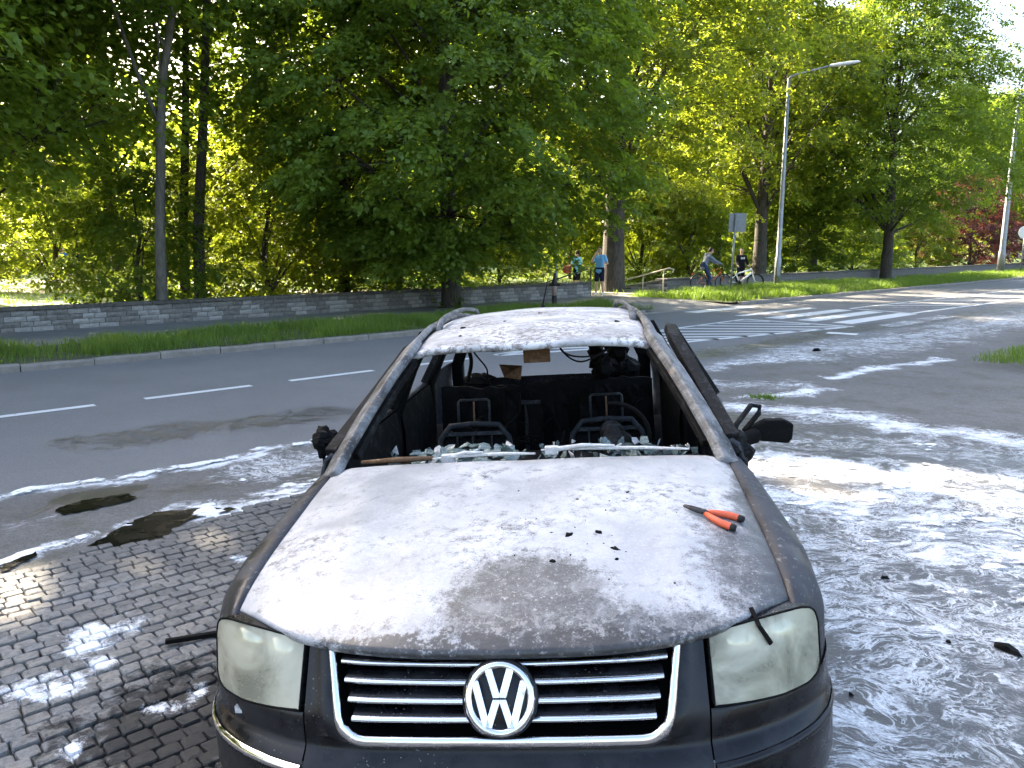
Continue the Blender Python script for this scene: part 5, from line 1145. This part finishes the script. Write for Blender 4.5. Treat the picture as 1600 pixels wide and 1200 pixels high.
# ---- pliers on the hood
p, fr = hood_frame(.775, .455)
pl = empty('pliers', p + fr @ Vector((0, 0, .012)), (fr @ Matrix.Rotation(R(-52), 3, 'Z')).to_euler()); pl.scale = (.9, .9, .9); tag(pl, 'pliers with orange grips lying on the right side of the hood', 'pliers')
for sgn in (-1, 1):
    MB().tube([(-.075, sgn * .004, 0), (-.05, sgn * .009, 0), (-.02, sgn * .010, 0), (.005, -sgn * .004, 0)], [.004, .007, .009, .008], 7, flat=.7).build('jaw', MAT['tool_steel'], pl, True)
    gpt = [(.004, -sgn * .010, 0), (.03, -sgn * .026, 0), (.065, -sgn * .042, 0), (.098, -sgn * .046, 0), (.110, -sgn * .045, 0)]
    h_ = MB().tube(gpt, [.010, .013, .0145, .0145, .012], 9, flat=.8).build('grip', MAT['orange_grip'], pl, True)
    MB().tube([gpt[-2], gpt[-1], (.117, -sgn * .044, 0)], [.0152, .0145, .011], 8, flat=.8).build('grip_end', MAT['rubber'], h_, True)
MB().lathe([(.011, -.006), (.011, .007), (.006, .009)], 12, Matrix.Translation((-.004, 0, 0))).build('pivot', MAT['tool_steel'], pl, True)
# ---- charred fragments
rr = random.Random(21)
def frag(p, fr, s_, label, group, long_=1.0):
    m_ = MB(); n_ = 7; base_ = [Vector((math.cos(2 * math.pi * k / n_) * s_ * long_ * rr.uniform(.5, 1.2), math.sin(2 * math.pi * k / n_) * s_ * rr.uniform(.4, 1.1), 0)) for k in range(n_)]
    topv = [q * rr.uniform(.4, .8) + Vector((0, 0, s_ * rr.uniform(.25, .7))) for q in base_]; m_.add(base_ + topv, [tuple(range(n_ - 1, -1, -1)), tuple(range(n_, 2 * n_))] + [(k, (k + 1) % n_, n_ + (k + 1) % n_, n_ + k) for k in range(n_)])
    o = m_.build('charred_fragment', MAT['soot'], None, loc=p + fr @ Vector((0, 0, -.001)), rot=(fr @ Matrix.Rotation(rr.uniform(0, 6.28), 3, 'Z')).to_euler()); return tag(o, label, 'fragment', group)
big = [(.23, .415, .013, 1.6, 'flat charred flake in the middle of the hood'), (.345, .42, .011, 1.3, 'curled charred flake on the hood right of the flat one'), (.40, .335, .010, 1.9, 'thin charred sliver on the hood left of the pliers'), (.165, .285, .011, 1.0, 'round charred crumb near the scorched front of the hood'), (.405, .285, .008, 1.0, 'small charred crumb below the thin sliver on the hood'), (.475, .66, .008, 1.6, 'dark flake high on the hood near the windshield')]
for u, v, s_, l_, lab in big: p, fr = hood_frame(u, v); frag(p, fr, s_, lab, 'charred fragments on the hood', l_)
for i in range(30):
    u = rr.gauss(.32, .24); v = rr.gauss(.46, .13)
    if not (-.8 < u < .85 and .1 < v < .95): continue
    p, fr = hood_frame(u, v); frag(p, fr, rr.uniform(.002, .005), 'tiny black crumb scattered on the white hood', 'black crumbs on the hood', rr.uniform(1, 1.8))
def roof_w(u, v): return CARM @ roof_pt(u, v)
I3 = Matrix.Identity(3)
for u, v, s_, l_, lab in ((-.62, .10, 0.012, 1.0, 'upright charred bit on the front left of the roof'), (-.66, .22, 0.014, 2.2, 'charred stick by the left roof rail'), (-.28, .25, 0.009, 1.2, 'brown burnt crumb on the roof left of its middle'), (.02, .42, 0.010, 1.8, 'dark flake on the roof middle'), (.74, .20, 0.014, 1.6, 'burnt flakes by the right roof rail')): frag(roof_w(u, v), I3, s_, lab, 'charred fragments on the roof', l_)
for (px, py), s_, lab in (((1383, 903), .022, 'small black lump in the foam right of the hood'), ((1575, 1015), .045, 'larger black lump in the foam at the right edge'), ((1483, 1003), .015, 'tiny black lump in the foam beside the headlight'), ((1330, 1085), .012, 'black crumb in the foam next to the bumper'), ((1275, 548), .07, 'charred scrap in the foam beyond the car')): frag(G(px, py, .02), I3, s_, lab, 'charred lumps on the ground', 1.5)
# clump of moss and grass on the yard
m_ = MB(); c_ = G(1195, 622, .015)
for i in range(260):
    a = rr.uniform(0, 6.28); q = c_ + Vector((rr.gauss(0, .09), rr.gauss(0, .07), 0)); h_ = rr.uniform(.02, .07); w_ = Vector((math.cos(a), math.sin(a), 0)) * .006; e = q + Vector((rr.gauss(0, .03), rr.gauss(0, .03), h_)); m_.add([q - w_, q + w_, e], [(0, 1, 2)])
tag(m_.build('weed_clump', MAT['grass']), 'small clump of weeds on the asphalt beyond the open door', 'weeds', kind='stuff')
o = MB().box((0, 0, .012), (.22, .025, .022)).build('metal_scrap', MAT['soot'], None, loc=G(300, 1000, .055), rot=(0, 0, R(20)), bevel=.004); tag(o, 'black strip of burnt trim lying on the cobbles left of the headlight', 'scrap')

# ================================================================== STREET FURNITURE
def up_to(X, Y, py):                       # height at which a sight line passes over a ground point
    p = R(10); v = (py - 600) / 1200; a = math.tan(-p - math.atan(v)); return 1.8 + Y * a if False else 1.8 + Y * (-math.sin(p) - v * math.cos(p)) / (math.cos(p) - v * math.sin(p))
b = CT(1213, 3.0, .10); hL = up_to(b.x, b.y, 122) - .1
lp = tag(empty('street_lamp', b), 'tall grey street lamp with one arm, standing on the right verge', 'street lamp')
MB().lathe([(.13, 0), (.13, 1.3), (.10, 1.36), (.085, hL * .55), (.055, hL)], 14).build('pole', MAT['galv'], lp, True)
arm = MB().tube([(0, 0, hL - .05), (.06, -.01, hL + .05), (.25, -.05, hL + .12), (1.55, -.3, hL + .42)], [.04, .04, .035, .03], 8).build('arm', MAT['galv'], lp, True)
hd = MB(); rows = []
for k, w_, h_ in ((0, .05, .03), (.08, .09, .055), (.35, .13, .075), (.75, .14, .07), (1.05, .10, .05), (1.15, .03, .02)):
    c_ = Vector((1.45, -.28, hL + .40)) + Vector((.98, -.19, .10)) * k; rows.append([c_ + Vector((0, math.cos(a) * w_, math.sin(a) * h_)) for a in np.linspace(0, 2 * math.pi, 13)])
hd.grid(rows); h = hd.build('lamp_head', MAT['white_paint'], lp, True)
MB().box((2.05, -.40, hL + .41), (.5, .17, .02), (0, R(-5), R(-11))).build('lens', MAT['galv'], h)
MB().box((0, -.133, .75), (.10, .01, .32)).build('access_hatch', MAT['galv'], lp)
b = CT(1562, 3.2, .10); hP = up_to(b.x, b.y, 150) - .1
lp = tag(empty('street_lamp', b), 'pale grey lamp pole near the right edge, its top among leaves', 'street lamp')
MB().lathe([(.24, 0), (.22, 1.5), (.19, 1.6), (.15, hP * .6), (.10, hP)], 14).build('pole', MAT['galv'], lp, True)
MB().tube([(0, 0, hP - .05), (.1, -.02, hP + .1), (1.8, -.4, hP + .5)], [.06, .06, .045], 8).build('arm', MAT['galv'], lp, True)
MB().ball((2.2, -.5, hP + .56), (.5, .18, .09)).build('lamp_head', MAT['white_paint'], lp, True)
b = CT(1141, 2.6, .10); hS = up_to(b.x, b.y, 333) - .1
sg = tag(empty('traffic_sign', b, (0, 0, R(-12))), 'square sign seen from its grey back on a thin post', 'sign')
MB().tube([(0, 0, 0), (.05, 0, hS)], .034, 10).build('post', MAT['galv'], sg, True)
pl_ = MB().box((.13, .05, hS - .34), (.62, .012, .68)).build('plate', MAT['signback'], sg, bevel=.005)
for dz in (.16, .50): MB().box((.08, .03, hS - dz), (.5, .03, .04)).build('bracket', MAT['galv'], sg)
b = CT(1594, 2.5, .10); hS = up_to(b.x, b.y, 352) - .1
sg = tag(empty('traffic_sign', b, (0, 0, R(-20))), 'round sign seen from its back at the right edge', 'sign')
MB().tube([(0, 0, 0), (0, 0, hS)], .045, 10).build('post', MAT['galv'], sg, True)
MB().lathe([(.46, -.008), (.46, .008)], 32, Matrix.Translation((.05, -.06, hS - .48)) @ Matrix.Rotation(R(90), 4, 'X')).build('plate', MAT['white_paint'], sg)
MB().box((.02, -.035, hS - .48), (.4, .02, .04)).build('bracket', MAT['galv'], sg)
# hydrant on the verge
b = CT(866, 2.4, .10)
hy = tag(empty('hydrant', b), 'slim faded hydrant with a dark cap on the verge behind the car roof', 'hydrant')
MB().lathe([(.11, 0), (.11, .06), (.075, .09), (.075, .34), (.085, .36)], 14).build('base', MAT['iron'], hy, True)
MB().lathe([(.068, .36), (.070, .62), (.064, .64)], 14).build('body', MAT['hydrant'], hy, True)
MB().lathe([(.085, .64), (.088, .72), (.06, .80), (.045, .88), (.05, .92), (.038, .98), (.02, 1.0)], 14).build('cap', MAT['iron'], hy, True)
for sgn in (-1, 1): MB().lathe([(.036, 0), (.036, .05), (.045, .055), (.045, .09)], 10, Matrix.Translation((sgn * .06, 0, .68)) @ Matrix.Rotation(R(90 * sgn), 4, 'Y')).build('outlet', MAT['iron'], hy, True)
# thin mast in the park above the hydrant
b = CT(869, 13, .09)
ms = tag(empty('park_lamp', b), 'thin mast in the park beyond the left wall end', 'lamp post')
MB().lathe([(.07, 0), (.07, .5), (.04, .6), (.035, 3.6)], 10).build('pole', MAT['galv'], ms, True); MB().lathe([(.05, 3.6), (.16, 3.68), (.14, 3.9), (.03, 3.98)], 12).build('lantern', MAT['white_paint'], ms, True)
# pale house glimpsed between the trees
hs = tag(empty('house', CT(1530, 34, .05), (0, 0, ROAD_ANG - R(8))), 'pale peach house glimpsed behind the purple shrub', 'house')
t = NT('peach render'); n = t.noise(t.pos(), 2, 4); MAT['peach'] = t.set(t.mix(n, (.46, .31, .22), (.56, .40, .30)), .9); MAT['tile_roof'] = plain('red roof tiles', (.20, .07, .045), .8, 0, .3, .2, 6); MAT['pane'] = plain('dark window glass', (.03, .035, .04), .08, 0, .6, .1)
MB().box((0, 0, 3), (16, 9, 6)).build('wall', MAT['peach'], hs); MB().prism([(-8.5, 6.002), (8.5, 6.002), (0, 9.5)], -5, 5).build('roof', MAT['tile_roof'], hs)
for zz in (1.6, 4.4):
    for x in (-6, -3, 0, 3, 6): w_ = MB().box((x, -4.52, zz), (1.3, .06, 1.5)).build('window', MAT['white_paint'], hs); MB().box((x, -4.56, zz), (1.1, .03, 1.3)).build('pane', MAT['pane'], w_)

# ================================================================== PEOPLE AND BICYCLES
def person(loc, rz, J, outfit, label, scale=1.0, extras=None):
    """J: joints of the pose in metres (facing -y); one continuous body, clothes and hair as its parts"""
    o = empty('person', loc, (0, 0, rz)); o.scale = (scale, scale, scale); tag(o, label, 'person')
    hd = Vector(J['head']); nk = Vector(J['neck']); ch = Vector(J['chest']); pv = Vector(J['pelvis']); face = Vector(J.get('face', (0, -1, 0))).normalized(); sd = face.cross(Vector((0, 0, 1))).normalized()
    body = MB()
    def limb(m_, pts, rads): 
        for (a, b_), (ra, rb) in zip(zip(pts[:-1], pts[1:]), zip(rads[:-1], rads[1:])): m_.tube([a, b_], [ra, rb], 10)
        for q, r_ in zip(pts, rads): m_.ball(q, r_, 10, 8)
    def torso(m_, g, hem=0.0):
        for k in (-1, 0, 1):
            limb(m_, [ch + sd * .075 * k + Vector((0, 0, .05)), (ch + pv) / 2 + sd * .055 * k, pv + sd * .06 * k - Vector((0, 0, hem))], [.105 + g, .095 + g, .105 + g])
    torso(body, 0); limb(body, [ch + Vector((0, 0, .1)), nk, hd - Vector((0, 0, .05))], [.07, .055, .055])
    body.ball(hd, (.078, .092, .112), 14, 12); body.ball(hd + face * .092 + Vector((0, 0, -.012)), .017, 6, 5); body.ball(hd + face * .055 + Vector((0, 0, -.06)), (.045, .045, .045), 8, 6)
    for k in (-1, 1): body.ball(hd + sd * .078 * k, (.016, .02, .028), 6, 5)
    for k, s_ in ((-1, 'L'), (1, 'R')):
        sh, el, wr = Vector(J['sh' + s_]), Vector(J['el' + s_]), Vector(J['wr' + s_]); limb(body, [ch + Vector((0, 0, .09)), sh, el, wr], [.07, .058, .043, .030])
        hn = Vector(J.get('hand' + s_, wr + (wr - el).normalized() * .09)); limb(body, [wr, wr.lerp(hn, .6)], [.030, .036]); fd = (hn - wr).normalized(); fs = fd.cross(face if abs(fd.dot(face)) < .9 else Vector((0, 0, 1))).normalized(); fn = fd.cross(fs)
        for f in range(4):
            r0 = wr.lerp(hn, .7) + fs * (f - 1.5) * .021; ln = (.075, .085, .08, .062)[f]; limb(body, [r0, r0 + fd * ln * .55 + fn * .006, r0 + fd * ln * .95 + fn * .025], [.0105, .0095, .0085])
        th = wr.lerp(hn, .3) + fs * .035; limb(body, [th, th + fd * .03 + fs * .025, th + fd * .06 + fs * .028], [.013, .0115, .0095])
        hp, kn, an, to = (Vector(J[q + s_]) for q in ('hip', 'kn', 'an', 'toe')); limb(body, [pv, hp, kn, an, to], [.10, .088, .058, .040, .034])
    body.build('body', MAT['skin'], o, remesh=.010)
    m_ = MB(); torso(m_, .018, .09); long_ = outfit.get('sleeves', 'short') == 'long'
    for s_ in 'LR':
        sh, el, wr = Vector(J['sh' + s_]), Vector(J['el' + s_]), Vector(J['wr' + s_]); limb(m_, [ch + Vector((0, 0, .09)), sh] + ([el, wr] if long_ else [sh.lerp(el, .62)]), [.085, .074] + ([.060, .044] if long_ else [.066]))
    top = m_.build('shirt', MAT[outfit['top']], o, remesh=.012)
    if outfit.get('hood'): MB().ball(nk + Vector((0, .06, .0)) - face * .04, (.12, .09, .07), 12, 8).build('hood', MAT[outfit['top']], top, True)
    m_ = MB(); short = outfit.get('legs', 'short') == 'short'
    for k in (-1, 0, 1): limb(m_, [pv + sd * .06 * k + Vector((0, 0, .03)), pv + sd * .06 * k - Vector((0, 0, .05))], [.118, .12])
    for s_ in 'LR':
        hp, kn, an = (Vector(J[q + s_]) for q in ('hip', 'kn', 'an')); limb(m_, [pv, hp] + ([hp.lerp(kn, .85)] if short else [kn, an]), [.118, .108] + ([.088] if short else [.074, .056]))
    m_.build('shorts' if short else 'trousers', MAT[outfit['bottom']], o, remesh=.012)
    for s_ in 'LR':
        an, to = Vector(J['an' + s_]), Vector(J['toe' + s_]); m_ = MB(); limb(m_, [an + Vector((0, 0, -.03)) - (to - an) * .25, (an + to) / 2 - Vector((0, 0, .008)), to], [.042, .045, .038]); m_.build('shoe', MAT[outfit.get('shoes', 'white_paint')], o, remesh=.012)
    m_ = MB(); m_.ball(hd + Vector((0, 0, .026)) - face * .016, (.087, .10, .104), 14, 10); hb = m_; 
    vs_ = [Vector(q) for q in hb.v]; keep = [not ((q - hd).dot(face) > .030 and q.z < hd.z + .062) and q.z > hd.z - .055 for q in vs_]; hb.f = [f for f in hb.f if all(keep[i] for i in f)]; hb.build('hair', MAT['hair'], o, True)
    for k in (-1, 1): MB().ball(hd + face * .083 + sd * .03 * k + Vector((0, 0, .006)), .010, 6, 5).build('eye', MAT['eye'], o)
    MB().box(hd + face * .096 + Vector((0, 0, -.052)), (.036, .006, .008), face.to_track_quat('-Y', 'Z').to_matrix()).build('mouth', MAT['red_cloth'], o)
    return o
def stand(**kw):
    J = dict(head=(0, -.01, 1.63), neck=(0, .01, 1.47), chest=(0, .01, 1.30), pelvis=(0, 0, .97), shL=(.175, .01, 1.40), shR=(-.175, .01, 1.40), elL=(.22, .03, 1.12), elR=(-.22, .03, 1.12), wrL=(.23, -.03, .88), wrR=(-.23, -.03, .88),
             hipL=(.09, 0, .92), hipR=(-.09, 0, .92), knL=(.10, -.02, .50), knR=(-.10, -.02, .50), anL=(.10, .02, .09), anR=(-.10, .02, .09), toeL=(.115, -.13, .04), toeR=(-.115, -.13, .04)); J.update(kw); return J
# walker in the entrance, one hand raised to the face
pb = CT(936, 5.35, .112)
person(pb, R(-25), stand(elR=(-.25, -.16, 1.20), wrR=(-.10, -.22, 1.46), handR=(-.05, -.19, 1.55), elL=(.27, .06, 1.16), wrL=(.31, -.16, 1.17), knL=(.12, -.06, .51), anL=(.10, .12, .10), toeL=(.11, -.03, .04), knR=(-.09, -.05, .50), anR=(-.11, -.04, .09), toeR=(-.12, -.19, .04)),
       dict(top='blue_cloth', bottom='navy_cloth'), 'person in light blue t-shirt and dark shorts at the park entrance, hand raised to face')
pb2 = CT(901, 7.6, .10)
person(pb2, R(-140), stand(elL=(.24, -.10, 1.14), wrL=(.20, -.28, 1.10), elR=(-.22, .04, 1.12)), dict(top='turq_cloth', bottom='black_cloth'), 'person in turquoise t-shirt behind the end of the left wall', .93)
o = tag(empty('bag', pb2 + Vector((-.42, -.05, 1.02))), 'red bag beside the person in turquoise', 'bag')
MB().ball((0, 0, -.14), (.17, .09, .15), 12, 8).build('pouch', MAT['red_cloth'], o, True); MB().tube([(-.10, 0, -.04), (-.04, 0, .10), (.05, 0, .10), (.10, 0, -.04)], .012, 6).build('strap', MAT['red_cloth'], o, True)
b = G(103, 436, .09); person(b, R(60), stand(knL=(.1, -.14, .52), anL=(.1, -.10, .10), toeL=(.11, -.24, .05), knR=(-.1, .06, .50), anR=(-.1, .22, .12), toeR=(-.11, .08, .05), elL=(.22, .12, 1.13), wrL=(.22, .05, .90)), dict(top='royal_cloth', bottom='navy_cloth'), 'walker in a royal blue shirt far off on the park path', 1.0)
b = G(127, 436, .09); person(b, R(70), stand(), dict(top='navy_cloth', bottom='jeans', sleeves='long', legs='long'), 'walker in dark clothes right of the far blue shirted one', .98)
# bicycles: x forward, z up
def bicycle(loc, rz, frame, label, mtb=False, tilt=0.0, rack=False):
    o = empty('bicycle', loc, (tilt, 0, rz)); tag(o, label, 'bicycle'); Rw = .335; wb = 1.08 if mtb else 1.04; fm = MAT[frame]
    for x in (0, wb):
        tw = .028 if mtb else .02
        w_ = MB().tube([(x + Rw * math.cos(a), 0, Rw + Rw * math.sin(a) * .97) for a in np.linspace(0, 2 * math.pi, 41)[:-1]], tw, 8, closed=True).build('tyre', MAT['rubber'], o, True)
        MB().tube([(x + (Rw - .03) * math.cos(a), 0, Rw + (Rw - .03) * math.sin(a)) for a in np.linspace(0, 2 * math.pi, 41)[:-1]], .012, 6, closed=True).build('rim', MAT['galv'] if not mtb else MAT['dark_metal'], w_, True)
        sp_ = MB()
        for k in range(18): a = 2 * math.pi * k / 18; sp_.tube([(x, (.03 if k % 2 else -.03), Rw), (x + (Rw - .03) * math.cos(a), 0, Rw + (Rw - .03) * math.sin(a))], .0018, 3, caps=False)
        tag(sp_.build('spokes', MAT['galv'], w_), kind='stuff'); MB().lathe([(.022, -.05), (.018, -.02), (.018, .02), (.022, .05)], 10, Matrix.Translation((x, 0, Rw)) @ Matrix.Rotation(R(90), 4, 'X')).build('hub', MAT['galv'], w_, True)
    bb, st_, ht, hb = Vector((.43, 0, .29)), Vector((.25, 0, .80)), Vector((.86, 0, .90)), Vector((.90, 0, .74)); r_ = .026 if mtb else .017
    if mtb: st_ = Vector((.28, 0, .70)); ht = Vector((.88, 0, .86)); hb = Vector((.93, 0, .72))
    f = MB(); f.tube([bb, st_], r_, 8); f.tube([st_ - Vector((0, 0, .06)), ht], r_ * (1.1 if mtb else 1), 8); f.tube([bb, hb], r_ * (1.45 if mtb else 1.1), 8); f.tube([ht + Vector((-.01, 0, .04)), hb], r_ * 1.2, 8)
    for k in (-1, 1): f.tube([bb + Vector((0, .03 * k, 0)), Vector((0, .06 * k, Rw))], r_ * .6, 6); f.tube([st_ - Vector((0, -.02 * k, .08)), Vector((0, .06 * k, Rw))], r_ * .55, 6)
    f.build('frame', fm, o, True)
    fk = MB()
    for k in (-1, 1): fk.tube([hb + Vector((0, .05 * k, -.02)), Vector((wb, .055 * k, Rw))], .02 if mtb else .012, 8)
    fk.tube([hb + Vector((0, -.06, -.01)), hb + Vector((0, .06, -.01))], .02, 8); fk.build('fork', fm, o, True)
    sp = st_ + (st_ - bb).normalized() * (.10 if mtb else .17); MB().tube([st_, sp], .013, 8).build('seat_post', MAT['dark_metal'], o, True)
    sd2 = MB(); sd2.grid([[sp + Vector((x, w_ * math.cos(a), .02 + .022 * math.sin(a))) for a in np.linspace(0, 2 * math.pi, 9)] for x, w_ in ((-.13, .03), (-.11, .075), (-.03, .07), (.06, .03), (.14, .018), (.15, .004))]); sd2.build('saddle', MAT['rubber'], o, True)
    hbz = ht + Vector((-.02, 0, .12)); h = MB(); h.tube([ht, hbz], .014, 8); h.tube([hbz, hbz + Vector((.07, 0, .03))], .014, 8); c_ = hbz + Vector((.07, 0, .03)); h.tube([c_ + Vector((-.06, -.31, .03)), c_ + Vector((-.01, -.12, .01)), c_, c_ + Vector((-.01, .12, .01)), c_ + Vector((-.06, .31, .03))], .012, 8); hbo = h.build('handlebar', MAT['dark_metal'], o, True)
    for k in (-1, 1): MB().tube([c_ + Vector((-.045, .22 * k, .022)), c_ + Vector((-.062, .33 * k, .03))], .017, 8).build('grip', MAT['rubber'], hbo, True)
    MB().lathe([(.095, -.004), (.095, .004)], 24, Matrix.Translation(bb + Vector((0, -.05, 0))) @ Matrix.Rotation(R(90), 4, 'X')).build('chainring', MAT['dark_metal'], o)
    for k in (-1, 1): cr = MB().tube([bb + Vector((0, .07 * k, 0)), bb + Vector((.10 * k, .08 * k, -.14 * k))], .011, 6).build('crank', MAT['dark_metal'], o, True); MB().box(bb + Vector((.10 * k, .13 * k, -.14 * k)), (.09, .09, .02)).build('pedal', MAT['rubber'], cr)
    MB().tube([bb + Vector((0, -.05, .09)), Vector((0, -.05, Rw + .04)), Vector((-.04, -.05, Rw)), Vector((0, -.05, Rw - .04)), bb + Vector((0, -.05, -.09))], .004, 4).build('chain', MAT['dark_metal'], o)
    if rack:
        rk = MB(); rk.tube([(.18, 0, .72), (-.25, 0, .72)], .008, 6)
        for k in (-1, 1): rk.tube([(.18, .05 * k, .72), (-.25, .05 * k, .72)], .006, 6); rk.tube([(0, .06 * k, Rw), (-.08, .06 * k, .72)], .006, 6)
        rk.build('rack', MAT['dark_metal'], o, True); MB().box((-.28, 0, .68), (.04, .08, .05)).build('rear_light', MAT['red_cloth'], o)
        MB().grid([[Vector((.0 + (Rw + .035) * math.cos(a), w_, Rw + (Rw + .035) * math.sin(a))) for w_ in (-.025, 0, .025)] for a in np.linspace(R(40), R(190), 14)]).build('mudguard', MAT['dark_metal'], o, True)
    return o
cb = CT(1091, 4.55, .112); crz = R(8)
bicycle(cb, crz, 'orange_paint', 'orange framed bicycle ridden by the person in the grey jacket', rack=True)
M_ = Matrix.Rotation(crz, 4, 'Z')
# rider: poses given in the bicycle's frame (x forward); person faces -y, so turn by 90 degrees
def B2P(x, y, z): return (y, -x, z)
J = dict(head=B2P(.47, 0, 1.60), neck=B2P(.39, 0, 1.45), chest=B2P(.32, 0, 1.28), pelvis=B2P(.17, 0, 1.03), shL=B2P(.36, .17, 1.37), shR=B2P(.36, -.17, 1.37), elL=B2P(.58, .22, 1.19), elR=B2P(.58, -.22, 1.19), wrL=B2P(.79, .27, 1.09), wrR=B2P(.79, -.27, 1.09), handL=B2P(.87, .27, 1.06), handR=B2P(.87, -.27, 1.06),
         hipL=B2P(.18, .09, 1.0), hipR=B2P(.18, -.09, 1.0), knL=B2P(.47, .11, .68), knR=B2P(.40, -.12, .55), anL=B2P(.48, .13, .25), anR=B2P(.30, -.20, .10), toeL=B2P(.63, .14, .19), toeR=B2P(.44, -.21, .04))
person(cb, crz + R(90), J, dict(top='grey_cloth', bottom='jeans', sleeves='long', legs='long', hood=True, shoes='black_cloth'), 'cyclist in a grey jacket and dark jeans sitting on the orange bicycle')
wb_ = CT(1137, 4.35, .112)
bicycle(wb_, R(-6), 'white_paint', 'white mountain bicycle standing on the grass beside the sign post', mtb=True, tilt=R(8))
kb = CT(1156, 4.9, .112)
kid = person(kb, R(10), stand(elL=(.24, -.08, 1.12), wrL=(.18, -.30, 1.02), handL=(.17, -.37, .98), elR=(-.25, -.05, 1.13), wrR=(-.28, -.26, 1.00)), dict(top='black_cloth', bottom='black_cloth', sleeves='long', legs='short', shoes='black_cloth'), 'person in a black sweatshirt with white print standing behind the white bicycle', .97)
m_ = MB()
for i, (x, w_) in enumerate(((-.085, .03), (-.04, .035), (.005, .03), (.05, .035), (.085, .02))): m_.box((x, -.1395, 1.335 - .012 * (i % 2)), (w_, .006, .05)); m_.box((x, -.1395, 1.285), (w_ * .8, .006, .03))
tag(m_.build('chest_print', MAT['white_paint'], kid), 'white print', kind='stuff')
